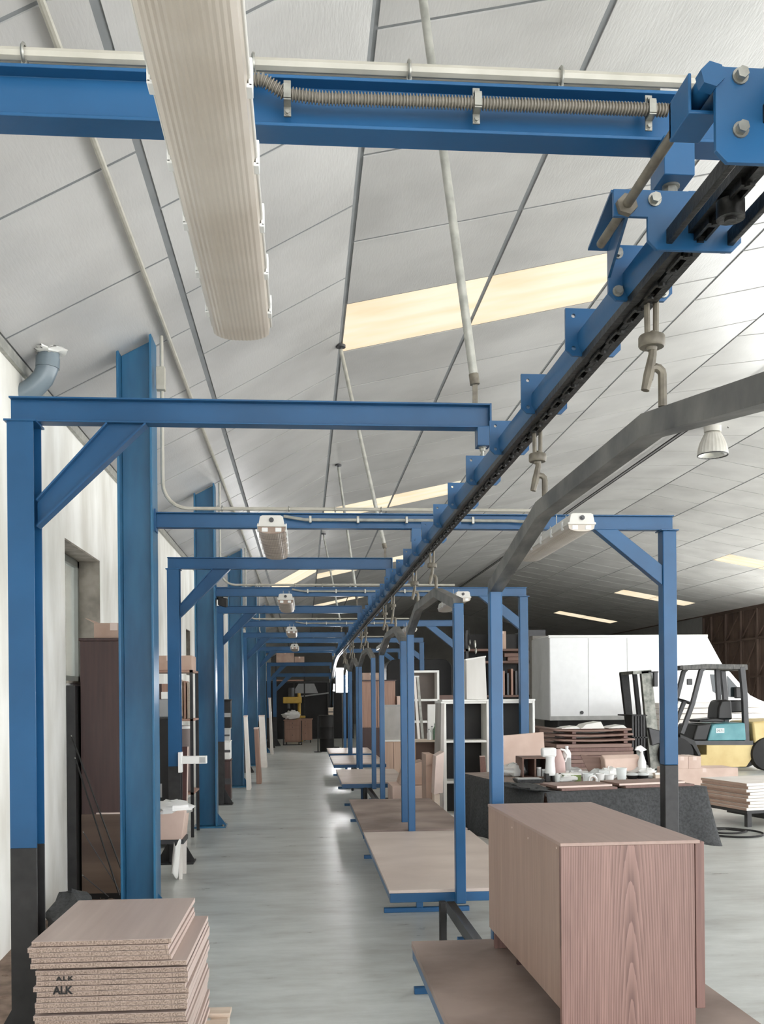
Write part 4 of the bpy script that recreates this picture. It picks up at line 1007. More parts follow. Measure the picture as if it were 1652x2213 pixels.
build('body', MB().lathe([(0,0),(.075,0),(.08,.02),(.075,.15),(.04,.25),(.03,.28),(0,.28)], p, 18), M['pink_jug'], t)
build('handle', MB().tube([(p.x+.03, p.y, p.z+.28), (p.x+.07, p.y, p.z+.27), (p.x+.10, p.y, p.z+.22), (p.x+.075, p.y, p.z+.15)], .011, 8), M['plastic_white'], t)
# dark open crate
t, p, s = tb('open_crate', 'dark two-cell crate at the back left of the work table', 'crate', 1158, 1681)
w, h = .27, .19
for k, x in enumerate((-w/2, -.01, w/2-.015)): build('divider', MB().box(p.x+x, p.x+x+.018, p.y, p.y+.3, p.z, p.z+h), M['lumber'], t, bevel=.002)
build('top_board', MB().box(p.x-w/2, p.x+w/2, p.y, p.y+.3, p.z+h, p.z+h+.015), M['lumber'], t); build('bottom_board', MB().box(p.x-w/2, p.x+w/2, p.y, p.y+.3, p.z, p.z+.01), M['lumber'], t); build('back_board', MB().box(p.x-w/2, p.x+w/2, p.y+.29, p.y+.3, p.z, p.z+h), M['dark'], t)
for k, (dx, hh) in enumerate(((.05, .08), (.10, .06))):
    q = Vector((p.x+dx, p.y+.06, p.z+.01)); j = thing('screw_jar', ['taller clear screw jar inside the dark crate', 'shorter clear screw jar inside the dark crate'][k], 'jar', q, 'screw jars in the crate')
    build('glass', MB().lathe([(0,0),(.022,0),(.022,hh),(0,hh)], q, 12), M['plastic_clear'], j); build('lid', MB().lathe([(0,hh),(.024,hh),(.024,hh+.012),(0,hh+.012)], q, 12), M['plastic_white'], j)
# plastic bags
def bag(u, v, rx, ry, rz, seed, lab, mt='plastic_clear', z=ZTT):
    p = at(u, v, z); return single('plastic_bag', MB().blob((p.x, p.y+ry, p.z+rz*.8), rx, ry, rz, .28, seed=seed, flat=-rz*.8), M[mt], lab, 'bag', 'plastic bags on the work table')
bag(1118, 1680, .13, .16, .07, 21, 'crumpled clear plastic bag at the left end of the work table')
bag(1240, 1679, .11, .14, .05, 22, 'clear bag behind the green box on the work table')
bag(1300, 1686, .10, .08, .055, 23, 'large crumpled clear bag in the middle of the work table')
bag(1378, 1681, .13, .14, .06, 24, 'clear wrap over the black trays on the work table')
t, p, s = tb('foam_tray', 'dark foam tray at the left edge of the work table', 'tray', 1150, 1693)
build('tray', MB().hexa([(p.x-.13,p.y,p.z),(p.x+.10,p.y,p.z),(p.x+.10,p.y+.16,p.z),(p.x-.13,p.y+.16,p.z),(p.x-.15,p.y-.01,p.z+.035),(p.x+.13,p.y-.01,p.z+.035),(p.x+.13,p.y+.18,p.z+.035),(p.x-.15,p.y+.18,p.z+.035)]), M['cloth'], t, bevel=.004)
build('pad', MB().box(p.x-.13, p.x+.1, p.y+.02, p.y+.15, p.z+.035, p.z+.045), M['foam'], t, bevel=.003)
t, p, s = tb('green_box', 'flat olive green box in the middle of the work table', 'box', 1238, 1689)
build('box', MB().box(p.x-.085, p.x+.085, p.y, p.y+.13, p.z, p.z+.07), M['green'], t, bevel=.004)
build('lid_edge', MB().box(p.x-.088, p.x+.088, p.y-.003, p.y+.133, p.z+.062, p.z+.074), M['paper'], t)
def cup(u, v, r, h, lab, mt, name='cup', lid=None):
    t, p, s = tb(name, lab, 'cup', u, v, 'cups and jars on the work table')
    build('wall', MB().lathe([(0,0),(r*.8,0),(r,h),(r*.94,h),(r*.76,.006),(0,.006)], p, 18), M[mt], t)
    build('rim', MB().tube([(p.x+r*math.cos(a), p.y+r*math.sin(a), p.z+h) for a in [k*PI/9 for k in range(18)]], .004, 5, True), M[mt], t)
cup(1271, 1695, .05, .10, 'clear dispensing cup in front of the crumpled bag', 'plastic_clear')
cup(1298, 1692, .042, .085, 'left white cup of the pair on the work table', 'plastic_white')
cup(1318, 1692, .042, .075, 'right white cup of the pair on the work table', 'plastic_white')
cup(1344, 1690, .05, .13, 'tall cloudy jar right of the white cups', 'plastic_clear', 'jar')
t, p, s = tb('tape_roll', 'white tape roll leaning in front of the clear cup', 'tape', 1282, 1696)
build('roll', MB().tube([(p.x+.035*math.cos(a), p.y, p.z+.045+.035*math.sin(a)) for a in [k*PI/10 for k in range(20)]], .011, 8, True), M['plastic_white'], t)
build('core', MB().tube([(p.x+.024*math.cos(a), p.y, p.z+.045+.024*math.sin(a)) for a in [k*PI/10 for k in range(20)]], .004, 6, True), M['carton'], t)
# cartons and kraft roll at the back
t, p, s = tb('open_carton', 'dark brown opened carton behind the cups on the work table', 'box', 1290, 1681)
build('side', MB().hexa([(p.x-.05,p.y,p.z),(p.x+.09,p.y,p.z),(p.x+.09,p.y+.01,p.z),(p.x-.05,p.y+.01,p.z),(p.x-.15,p.y+.05,p.z+.23),(p.x+.05,p.y+.05,p.z+.20),(p.x+.05,p.y+.06,p.z+.20),(p.x-.15,p.y+.06,p.z+.23)]), M['lumber'], t)
build('base', MB().box(p.x-.05, p.x+.09, p.y, p.y+.2, p.z, p.z+.02), M['carton'], t)
t, p, s = tb('kraft_roll', 'bulging kraft paper roll at the back of the work table', 'paper roll', 1345, 1681)
build('roll', MB().extr([(.0,.0),(.10,.005),(.125,.09),(.10,.19),(.03,.225),(-.05,.19),(-.075,.09),(-.05,.01)], [(p.x-.19, p.y+.1, p.z), (p.x+.2, p.y+.16, p.z)], (0,0,1)), M['carton_pale'], t, bevel=.008)
build('loose_edge', MB().hexa([(p.x-.05,p.y,p.z),(p.x+.16,p.y+.02,p.z),(p.x+.16,p.y+.03,p.z),(p.x-.05,p.y+.01,p.z),(p.x-.03,p.y+.03,p.z+.09),(p.x+.15,p.y+.05,p.z+.07),(p.x+.15,p.y+.06,p.z+.07),(p.x-.03,p.y+.04,p.z+.09)]), M['paper'], t)
for k, (u, v, lab) in enumerate(((1228, 1685, 'upper white tray behind the green box'), (1258, 1680, 'white tray near the opened dark carton'))):
    t, p, s = tb('white_tray', lab, 'tray', u, v, 'white trays on the work table')
    build('tray', MB().hexa([(p.x-.11,p.y,p.z),(p.x+.11,p.y,p.z),(p.x+.11,p.y+.2,p.z),(p.x-.11,p.y+.2,p.z),(p.x-.14,p.y-.03,p.z+.04),(p.x+.14,p.y-.03,p.z+.04),(p.x+.14,p.y+.23,p.z+.04),(p.x-.14,p.y+.23,p.z+.04)]), M['foam'], t, bevel=.005)
    build('sheet', MB().box(p.x-.1, p.x+.1, p.y, p.y+.2, p.z+.04, p.z+.05), M['board'] if k == 0 else M['plastic_white'], t)
t, p, s = tb('trigger_bottle', 'white trigger spray bottle at the right back of the work table', 'spray bottle', 1388, 1680)
build('body', MB().lathe([(0,0),(.04,0),(.042,.15),(.016,.23),(.014,.26),(0,.26)], p, 14), M['plastic_white'], t)
build('trigger_head', MB().prism([(p.x-.07,p.z+.27),(p.x-.055,p.z+.305),(p.x-.01,p.z+.32),(p.x+.05,p.z+.275),(p.x+.012,p.z+.26),(p.x-.02,p.z+.255),(p.x-.03,p.z+.27)], 'y', p.y-.015, p.y+.015), M['plastic_white'], t, bevel=.004)
for k, (u, lab) in enumerate(((1367, 'left black tray with clear lid on the work table'), (1390, 'right black tray with clear lid on the work table'))):
    t, p, s = tb('food_tray', lab, 'tray', u, 1683, 'black trays on the work table')
    build('bowl', MB().lathe([(0,0),(.045,0),(.058,.035),(.052,.035),(0,.01)], p, 16), M['vinyl'], t)
    build('lid', MB().lathe([(.06,.036),(.055,.05),(.03,.062),(0,.065)], p, 16), M['plastic_clear'], t)
t, p, s = tb('paper_plate', 'white paper plate on the right of the work table', 'plate', 1416, 1680)
build('disc', MB().lathe([(0,.006),(.07,.006),(.1,.022),(.1,.026),(.07,.012),(0,.012)], p, 24), M['paper'], t)
build('wrapper', MB().box(p.x-.09, p.x+.02, p.y-.04, p.y+.04, p.z+.026, p.z+.04), M['plastic_white'], t, bevel=.006)
t, p, s = tb('small_carton', 'small yellowish carton beside the black trays', 'box', 1428, 1683)
build('box', MB().box(p.x-.05, p.x+.05, p.y, p.y+.08, p.z, p.z+.055), M['plywood'], t, bevel=.003); build('flap', MB().box(p.x-.052, p.x+.052, p.y-.003, p.y, p.z+.04, p.z+.06), M['paper'], t)
bag(1232, 1690, .10, .05, .035, 31, 'small white torn bag right of the sprayer', 'plastic_white')
bag(1324, 1683, .09, .08, .06, 32, 'white crumpled bag behind the white cups', 'plastic_white')
bag(1405, 1682, .10, .08, .05, 34, 'white crumpled bag at the right end of the table', 'plastic_white')
# big cardboard carton leaning behind the table
p = aty(1130, 1625, 11.0)
t = thing('flattened_carton', 'large pink cardboard carton standing behind the left of the work table', 'box', (p.x, 11.0, 0))
xa, xb = aty(1082, 1640, 11).x, aty(1182, 1640, 11).x
build('face', MB().hexa([(xa,10.9,.0),(xb,10.9,.0),(xb,10.96,.0),(xa,10.96,.0),(xa,11.05,1.16),(xb-.02,11.05,1.20),(xb-.02,11.11,1.20),(xa,11.11,1.16)]), M['carton_pale'], t, bevel=.004)
build('fold_crease', MB().hexa([(xa+.04,10.985,.78),(xb-.06,10.985,.78),(xb-.06,10.995,.78),(xa+.04,10.995,.78),(xa+.04,10.987,.79),(xb-.06,10.987,.79),(xb-.06,10.997,.79),(xa+.04,10.997,.79)]), M['carton'], t)
carton(aty(1090,1600,11.3).x, aty(1175,1600,11.3).x, 11.3, 11.8, 0, 1.05, 'plain pink box standing behind the flattened carton', 'carton_pale', False)

# ---- white bookcase with dark backs
yb = 12.6
x0, x1 = aty(958, 1600, yb).x, aty(1157, 1600, yb).x
zt_ = aty(1000, 1516, yb).z
t = thing('bookcase', 'white open bookcase with black back panels behind the second blue post', 'bookcase', ((x0+x1)/2, yb, 0))
xm = aty(1056, 1600, yb).x
for k, (a, w) in enumerate(((x0, .045), (xm-.02, .045), (x1-.03, .03))): build('side', MB().box(a, a+w, yb, yb+.42, 0, zt_), M['white'], t, bevel=.003)
zs = [0.04, aty(1000, 1693, yb).z, aty(1000, 1605, yb).z, zt_-.03]
for z in zs:
    for a, b in ((x0+.045, xm-.02), (xm+.025, x1-.03)): build('shelf', MB().box(a, b, yb+.01, yb+.41, z, z+.03), M['white'], t, bevel=.002)
build('back_panel', MB().box(x0+.02, x1-.01, yb+.41, yb+.425, 0, zt_), M['dark'], t)
build('top_board', MB().box(x0-.01, x1+.005, yb-.01, yb+.43, zt_, zt_+.025), M['white'], t, bevel=.003)
t = thing('tall_cabinet_end', 'pale tall cabinet part standing on the white bookcase', 'cabinet part', (aty(1030,1500,yb).x, yb+.1, zt_+.025))
xa, xb = aty(1009, 1460, yb).x, aty(1050, 1460, yb).x; za, zb_ = aty(1009, 1424, yb).z, aty(1050, 1417, yb).z
build('panel', MB().hexa([(xa,yb+.02,zt_+.027),(xb+.02,yb+.02,zt_+.027),(xb+.02,yb+.4,zt_+.027),(xa,yb+.4,zt_+.027),(xa,yb+.02,za),(xb,yb+.02,zb_),(xb,yb+.4,zb_),(xa,yb+.4,za)]), M['steel_white'], t, bevel=.004)
build('top_edge', MB().hexa([(xa-.01,yb+.01,za-.02),(xb+.01,yb+.01,zb_-.02),(xb+.01,yb+.41,zb_-.02),(xa-.01,yb+.41,za-.02),(xa-.01,yb+.01,za),(xb+.01,yb+.01,zb_),(xb+.01,yb+.41,zb_),(xa-.01,yb+.41,za)]), M['white'], t)
t = thing('leaning_board', 'narrow brown panel leaning on the right front of the white bookcase', 'panel', (aty(1050,1700,12.2).x, 12.2, 0))
xa = aty(1044, 1700, 12.2).x
build('board', MB().hexa([(xa-.01,12.15,0),(xa+.09,12.15,0),(xa+.09,12.17,0),(xa-.01,12.17,0),(xa,12.4,.84),(xa+.07,12.4,.84),(xa+.07,12.42,.84),(xa,12.42,.84)]), M['wood_edge'], t)
build('top_strip', MB().box(xa, xa+.07, 12.395, 12.425, .84, .85), M['edge_pale'], t)
# ---- grey leaning sheet left of the bookcase, cream cartons, cart
t = thing('leaning_sheet', 'tall grey sheet leaning on the left side of the white bookcase', 'sheet', (x0-.06, yb, 0))
build('sheet', MB().hexa([(x0-.10,yb-.3,0),(x0-.055,yb-.3,0),(x0-.055,yb+.3,0),(x0-.10,yb+.3,0),(x0-.055,yb-.25,zt_-.02),(x0-.015,yb-.25,zt_-.02),(x0-.015,yb+.3,zt_-.02),(x0-.055,yb+.3,zt_-.02)]), M['grey_board'], t)
build('rim', MB().box(x0-.06, x0-.01, yb-.26, yb+.31, zt_-.02, zt_), M['white'], t)
p = aty(930, 1680, 11.3)
t = thing('folded_carton', 'grey-brown folded carton standing left of the cream carton', 'box', (p.x-.0, 11.3, 0))
xa, xb = aty(921, 1680, 11.3).x, aty(938, 1680, 11.3).x; za = aty(930, 1630, 11.3).z
build('body', MB().box(xa, xb, 11.3, 11.7, 0.0, za), M['carton'], t, bevel=.006)
build('flap', MB().hexa([(xa,11.28,za-.14),(xb,11.28,za-.10),(xb,11.3,za-.10),(xa,11.3,za-.14),(xa,11.29,za),(xb+.03,11.29,za),(xb+.03,11.3,za),(xa,11.3,za)]), M['carton'], t)
t = thing('cream_carton', 'cream cardboard carton bent open beside the bookcase', 'box', (p.x+.08, 11.1, 0))
xa, xb = aty(937, 1680, 11.1).x, aty(956, 1680, 11.1).x
build('lower_box', MB().box(xa+.01, xb-.03, 11.1, 11.4, 0, .50), M['plywood'], t, bevel=.004)
build('open_flap', MB().hexa([(xa,11.05,.5),(xb,11.05,.52),(xb,11.4,.52),(xa,11.4,.5),(xa+.02,11.0,.94),(xb+.01,11.0,.99),(xb+.01,11.3,.99),(xa+.02,11.3,.94)]), M['edge_pale'], t)
# brown box shelf / carcass with dark back, sheets on cart
yc = 14.0
x0, x1 = aty(895, 1620, yc).x, aty(955, 1620, yc).x; za, zb_ = aty(900, 1652, yc).z, aty(900, 1604, yc).z
t = thing('cabinet_carcass', 'brown open cabinet carcass with pale edge behind the second carrier', 'cabinet', ((x0+x1)/2, yc, 0))
build('sides', MB().box(x0, x0+.025, yc, yc+.5, 0, zb_), M['lightwood'], t); build('sides', MB().box(x1, x1+.025, yc, yc+.5, 0, zb_), M['lightwood'], t)
build('top', MB().box(x0, x1+.025, yc, yc+.5, zb_, zb_+.025), M['plywood'], t)
build('inner_back', MB().box(x0+.025, x1, yc+.1, yc+.12, 0, zb_), mat('taupe', (104,84,74), .6), t)
# green bottles on it
for k, (u, h, mt, lab) in enumerate(((928, .16, 'plastic_white', 'white bottle, leftmost on the brown carcass'), (935, .20, 'plastic_white', 'second white bottle on the brown carcass'), (941, .25, 'green_glass', 'tall green bottle on the brown carcass'), (947, .16, 'plastic_white', 'white can behind the green bottle'), (952, .18, 'green_glass', 'small green bottle, rightmost on the brown carcass'))):
    q = Vector((aty(u, 1604, yc+.15).x, yc+.15+.03*(k % 2), zb_+.025)); r = .032
    j = thing('bottle', lab, 'bottle', q, 'bottles on the brown carcass')
    build('body', MB().lathe([(0,0),(r,0),(r,h*.6),(r*.35,h*.8),(r*.35,h*.95),(0,h*.95)], q, 12), M[mt], j); build('cap', MB().lathe([(0,h*.95),(r*.4,h*.95),(r*.4,h),(0,h)], q, 10), M['plastic_white' if mt != 'plastic_white' else 'vinyl'], j)
# cart with cartons
t = thing('flat_cart', 'low black cart loaded with cartons behind the second carrier', 'cart', (1.75, 12.0, 0))
xa, xb = aty(842, 1700, 12.2).x, aty(924, 1700, 12.2).x
build('platform', MB().box(xa, xb, 12.0, 12.9, .20, .28), M['dark'], t, bevel=.01)
for x in (xa+.08, xb-.08):
    for y in (12.1, 12.8): build('caster', MB().cyl((x-.02, y, .09), (x+.02, y, .09), .09, 14), M['rubber'], t)
carton(xa+.03, xb-.02, 12.1, 12.8, .28, .50, 'flat carton lying on the low black cart', 'carton_pale', False)
t = thing('flattened_carton', 'tilted cardboard sheet resting on the flat carton of the cart', 'box', (1.8, 12.3, .5))
build('sheet', MB().hexa([(xa+.14,12.2,.505),(xb-.03,12.2,.505),(xb-.03,12.75,.505),(xa+.14,12.75,.505),(xa+.22,12.3,.74),(xb-.03,12.3,.80),(xb-.03,12.75,.80),(xa+.22,12.75,.74)]), M['carton'], t, bevel=.004)
build('crease', MB().box(xa+.25, xb-.06, 12.296, 12.30, .70, .71), M['carton_pale'], t)
# white tall ladder shelf
ys_ = 16.0
x0, x1 = aty(888, 1500, ys_).x, aty(950, 1500, ys_).x; zt_ = aty(900, 1449, ys_).z
t = thing('shelf_frame', 'tall white open shelf frame with grey backs, mid distance right of the conveyor', 'shelf', ((x0+x1)/2, ys_, 0))
for a in (x0, x1-.035): build('side', MB().box(a, a+.035, ys_, ys_+.35, 0, zt_), M['white'], t)
for z in (0.05, .45, .82, 1.18, 1.54, zt_-.035): build('shelf', MB().box(x0+.035, x1-.035, ys_, ys_+.34, z, z+.035), M['white'], t)
build('back_panel', MB().box(x0, x1, ys_+.34, ys_+.355, 0, zt_), M['foam'] if False else mat('grey_brown_back', (118,108,102), .6), t)
for k, (u0, u1, lab) in enumerate(((896, 914, 'white batten leaning across the tall white shelf'), (903, 924, 'clear glazing strip leaning across the tall white shelf'))):
    a, b = aty(u0+ (0 if k == 0 else 0), 1462, ys_-.06), aty(u1, 1640, ys_-.35); b.z = .01
    t = thing('leaning_batten', lab, 'batten', b, 'battens leaning on the white shelf')
    build('strip', MB().extr([(-.02,-.012),(.02,-.012),(.02,.012),(-.02,.012)], [b, a], (0,1,0)), M['white_ply'] if k == 0 else M['galv'], t)
    build('cap', MB().box(a.x-.025, a.x+.025, a.y-.016, a.y+.016, a.z-.01, a.z+.012), M['white'], t)
# white door leaning, brown board behind
t = thing('white_board', 'white panel standing behind the post beside the tall white shelf', 'panel', (aty(940,1560,15.2).x, 15.2, 0))
xa, xb = aty(925, 1560, 15.2).x, aty(946, 1560, 15.2).x
build('panel', MB().box(xa, xb, 15.2, 15.26, 0, aty(940,1522,15.2).z), M['white'], t, bevel=.003); build('cross_rail', MB().box(xa, xb, 15.19, 15.2, 1.02, 1.06), M['foam'], t)
t = thing('dark_brown_board', 'dark brown panel standing behind the white bookcase', 'panel', (aty(965,1560,16.8).x, 16.8, 0))
xa, xb = aty(946, 1540, 16.8).x, aty(985, 1540, 16.8).x
build('panel', MB().box(xa, xb, 16.8, 16.86, 0, aty(965,1502,16.8).z), mat('dark_taupe', (100,76,68), .5), t, bevel=.003); build('edge', MB().box(xa-.01, xa, 16.79, 16.87, 0, aty(965,1502,16.8).z), M['edge_pale'], t)
# grey cement board, wooden cupboard, light oak cabinet
yg = 18.2
xa, xb = aty(828, 1560, yg).x, aty(868, 1560, yg).x
t = thing('cement_board', 'grey cement board standing on the light oak cabinet', 'board', ((xa+xb)/2, yg, aty(840,1597,yg).z))
build('board', MB().box(xa, xb, yg, yg+.04, aty(840,1597,yg).z+.0, aty(840,1523,yg).z), M['grey_board'], t, bevel=.003); build('rim', MB().box(xa, xb, yg-.006, yg, aty(840,1525,yg).z-.02, aty(840,1523,yg).z), M['foam'], t)
ztop_ = aty(840, 1598, yg).z
xa2, xb2 = aty(828, 1640, yg).x, aty(872, 1640, yg).x
t = thing('oak_cabinet', 'light oak cabinet with white top beyond the third carrier', 'cabinet', ((xa2+xb2)/2, yg-.2, 0))
build('body', MB().box(xa2, xb2, yg-.25, yg+.4, .05, ztop_-.03), M['lightwood'], t, bevel=.004)
build('top', MB().box(xa2-.02, xb2+.02, yg-.27, yg+.42, ztop_-.03, ztop_), M['white'], t, bevel=.003)
build('plinth', MB().box(xa2+.03, xb2-.03, yg-.22, yg+.38, 0, .05), M['dark'], t)
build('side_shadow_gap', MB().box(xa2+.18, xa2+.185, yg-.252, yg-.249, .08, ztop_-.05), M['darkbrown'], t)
yk = 22.9
xa, xb = aty(776, 1520, yk).x, aty(855, 1520, yk).x; zk = aty(820, 1472, yk).z
t = thing('wooden_cupboard', 'tall knotty wooden cupboard beyond the oak cabinet', 'cupboard', ((xa+xb)/2, yk, 0))
build('body', MB().box(xa, xb, yk, yk+.6, .08, zk), M['midwood'], t, bevel=.004)
build('top', MB().box(xa-.02, xb+.02, yk-.02, yk+.62, zk, zk+.03), M['darkbrown'], t)
build('door', MB().box(xa+.02, (xa+xb)/2-.005, yk-.02, yk, .9, zk-.03), M['midwood'], t, bevel=.004); build('door', MB().box((xa+xb)/2+.005, xb-.02, yk-.02, yk, .9, zk-.03), M['midwood'], t, bevel=.004)
build('lower_panel', MB().box(xa+.02, xb-.02, yk-.02, yk, .12, .88), M['darkbrown'], t, bevel=.004)
for x in (xa+.05, xb-.1): build('foot', MB().box(x, x+.06, yk+.02, yk+.5, 0, .08), M['darkbrown'], t)
carton(xa+.1, xa+.5, yk+.05, yk+.5, zk+.03, zk+.2, 'dark parcel lying on the knotty wooden cupboard', 'carton', False)
carton(xb+.03, xb+.25, yk-.1, yk+.3, 0, 1.62, 'tall narrow carton right of the knotty wooden cupboard', 'carton_pale', False)
# large black rounded enclosure
ye = 24.0
xa, xb = aty(836, 1470, ye).x, aty(978, 1470, ye).x; zc = aty(900, 1424, ye).z
t = thing('black_enclosure', 'large black machine enclosure with rounded corners in the background', 'machine', ((xa+xb)/2, ye, 0))
r = .25; out = [(xa,.0),(xb,.0),(xb,zc-r)] + [(xb-r+r*math.cos(a), zc-r+r*math.sin(a)) for a in (.4,.8,1.2,1.57)] + [(xa+r+r*math.cos(a), zc-r+r*math.sin(a)) for a in (1.57,2.0,2.4,2.8,3.14)]
build('shell', MB().prism(out, 'y', ye, ye+1.6), M['dark'], t, bevel=.02)
build('emblem_plate', MB().box(xb-.2, xb-.12, ye-.01, ye, 1.55, 1.62), M['graphite'], t)
build('seam', MB().box(xa+.02, xb-.02, ye-.006, ye, 1.2, 1.22), M['graphite'], t)
# storage rack with lumber and profiles
yr = 22.5
xa, xb = aty(1008, 1450, yr).x, aty(1140, 1450, yr).x
t = thing('storage_rack', 'dark lumber rack behind the bookcase and third portal post', 'rack', ((xa+xb)/2, yr, 0))
for x in (xa, (xa+xb)/2, xb):
    for y in (yr, yr+.9): build('upright', MB().box(x, x+.06, y, y+.06, 0, aty(1100,1362,yr).z), M['black_paint'], t)
zz = [aty(1100, v, yr).z for v in (1502, 1428, 1402)]
for z in zz: build('shelf', MB().box(xa, xb+.06, yr, yr+.96, z-.05, z), M['lumber'], t)
build('back_sheet', MB().box(xa, xb, yr+.97, yr+.99, 0, zz[-1]+.4), M['dark'], t)
carton(aty(1080,1380,yr).x, aty(1096,1380,yr).x, yr+.1, yr+.7, zz[2], zz[2]+.42, 'pale carton on the top shelf of the dark lumber rack', 'carton', False)
for k in range(5):
    xx = aty(1080+9*k, 1460, yr).x
    single('profile_bar', MB().box(xx, xx+.05, yr+.1, yr+.5, zz[0], zz[0]+.62-.05*(k % 3)), M['midwood' if k % 2 else 'graphite'], 'upright bar standing in the middle bay of the dark lumber rack', 'bar', 'upright bars in the lumber rack', bevel=.004)
for k, (u0, u1, dz, lab) in enumerate(((1097, 1138, 0, 'thick dark beam lying on the upper shelf of the lumber rack'), (1090, 1140, .09, 'longer dark beam lying above the thick one on the lumber rack'))):
    single('timber_beam', MB().box(aty(u0,1420,yr).x, aty(u1,1420,yr).x, yr-.05, yr+.15, zz[1]+dz, zz[1]+dz+.085), M['lumber'], lab, 'beam', 'timber beams on the lumber rack', bevel=.004)
for k, (u, v, s_) in enumerate(((1014, 1402, .05), (1016, 1388, .04), (1027, 1392, .06), (1029, 1407, .05))):
    p = aty(u, v, yr-.1)
    t = thing('hanging_tool', 'shiny hanging tool, %s from the left above the bookcase' % ['first', 'second', 'third', 'fourth'][k], 'tool', p, 'shiny tools hanging by the lumber rack')
    build('blade', MB().blob(p, s_*.5, .02, s_*1.4, .2, 8, 6, seed=k), M['zinc'], t); build('cord', MB().cyl(p, p+Vector((0,.1,.35)), .006, 5), M['rubber'], t)

# ---- paint booth left of the truck, dark lumber beneath it
yo = 29.0
xa, xb = aty(1152, 1450, yo).x, aty(1196, 1450, yo).x
t = thing('spray_booth', 'grey sheet metal booth left of the white box truck', 'booth', ((xa+xb)/2, yo, 0))
build('wall_panel', MB().box(xa, xb, yo, yo+3, 0, aty(1170,1374,yo).z), mat('booth_grey', (146,142,136), .5), t, bevel=.01)
build('roof_vent', MB().box(xa-.1, xb-.15, yo+.3, yo+2, aty(1170,1374,yo).z, aty(1170,1360,yo).z), M['graphite'], t)
build('switch_box', MB().box(xa+.45, xa+.53, yo-.04, yo, 1.35, 1.6), M['dark'], t)
for k in range(6):
    single('timber_beam', MB().box(aty(1158,1600,24.5).x+.05*(k % 3), aty(1200,1600,24.5).x-.04*(k % 2), 24.5, 26.3, .0+.13*k, .125+.13*k), M['lumber'], 'dark timber beam left of the truck, %s from the ground' % ['first', 'second', 'third', 'fourth', 'fifth', 'topmost'][k], 'beam', 'dark timber pile', bevel=.006)

# ---- white box truck
yt = 26.5
P = lambda u, v: aty(u, v, yt)
xr_, xf = P(1188, 1460).x, P(1530, 1460).x; zb0, zt0 = P(1300, 1556).z, P(1300, 1373).z
t = thing('box_truck', 'white box truck parked on the right behind the yellow forklift', 'truck', ((xr_+xf)/2, yt+1, 0))
build('cargo_box', MB().box(xr_, xf, yt, yt+2.1, zb0, zt0), M['white_paint'], t, bevel=.03)
for u in (1272, 1356): build('panel_seam', MB().box(P(u,1400).x-.006, P(u,1400).x+.006, yt-.004, yt, zb0+.05, zt0-.08), M['foam'], t)
build('roof_rail', MB().box(xr_-.02, xf+.01, yt-.02, yt+.04, zt0-.07, zt0+.01), M['plastic_white'], t, bevel=.008)
build('skirt_rail', MB().box(xr_, xf, yt-.012, yt, zb0, zb0+.12), M['foam'], t)
build('fairing', MB().prism([(xf, P(1530,1448).z), (P(1572,1448).x, P(1572,1448).z), (xf+.03, zt0-.02), (xf, zt0-.02)], 'y', yt+.1, yt+2.0), M['white_paint'], t, bevel=.02)
cab = [(xf-.05, P(1500,1600).z), (P(1690,1600).x, P(1690,1600).z), (P(1698,1560).x, P(1698,1560).z), (P(1690,1530).x, P(1690,1528).z), (P(1648,1512).x, P(1648,1512).z), (P(1628,1502).x, P(1628,1502).z), (P(1585,1452).x, P(1585,1452).z), (P(1568,1440).x, P(1568,1440).z), (xf-.05, P(1530,1440).z)]
cb_ = build('cab', MB().prism(cab, 'y', yt+.15, yt+2.0), M['white_paint'], t, bevel=.05, seg=3)
wn_ = [(P(1540,1456).x, P(1540,1457).z), (P(1570,1458).x, P(1570,1458).z), (P(1572,1500).x, P(1572,1502).z), (P(1556,1501).x, P(1556,1501).z), (P(1546,1494).x, P(1546,1494).z)]
build('side_window', MB().prism(wn_, 'y', yt+.13, yt+.16), M['glass_dark'], cb_)
build('side_window', MB().prism([(P(1577,1460).x, P(1577,1460).z), (P(1600,1486).x, P(1600,1486).z), (P(1603,1506).x, P(1603,1506).z), (P(1580,1506).x, P(1580,1506).z)], 'y', yt+.13, yt+.16), M['glass_dark'], cb_)
m_ = P(1598, 1497); build('door_mirror', MB().box(m_.x-.12, m_.x+.1, yt-.05, yt+.08, m_.z-.16, m_.z+.16), M['vinyl'], cb_, bevel=.03)
build('door_seam', MB().box(P(1528,1480).x-.006, P(1528,1480).x+.006, yt+.14, yt+.15, P(1528,1580).z, P(1528,1445).z), M['foam'], cb_)
build('chassis', MB().box(xr_+.3, P(1650,1600).x, yt+.3, yt+1.8, .45, zb0), M['truck_dark'], t)
for u in (1262, 1640):
    x = P(u, 1600).x
    w_ = build('wheel', MB().cyl((x, yt+.1, .36), (x, yt+.38, .36), .36, 24), M['rubber'], t, bevel=.03); build('rim', MB().cyl((x, yt+.08, .36), (x, yt+.11, .36), .2, 18), M['grey'], w_)
    build('wheel', MB().cyl((x, yt+1.7, .36), (x, yt+1.98, .36), .36, 24), M['rubber'], t, bevel=.03)
q = P(1258, 1540); build('side_marker', MB().cyl((q.x, yt-.02, q.z), (q.x, yt, q.z), .05, 10), M['graphite'], t)
# ridged pale boards between truck and forklift
for k in range(10):
    z0 = .22+.14*k
    single('pale_board', MB().box(aty(1425,1580,23.6).x, aty(1655,1580,23.6).x+.06*(k % 2), 23.6, 24.7, z0-.22, z0-.09), M['white_ply'], 'pale board behind the forklift seat, %s from the ground' % ['first', 'second', 'third', 'fourth', 'fifth', 'sixth', 'seventh', 'eighth', 'ninth', 'topmost'][k], 'board', 'pale boards stacked behind the forklift', bevel=.01)

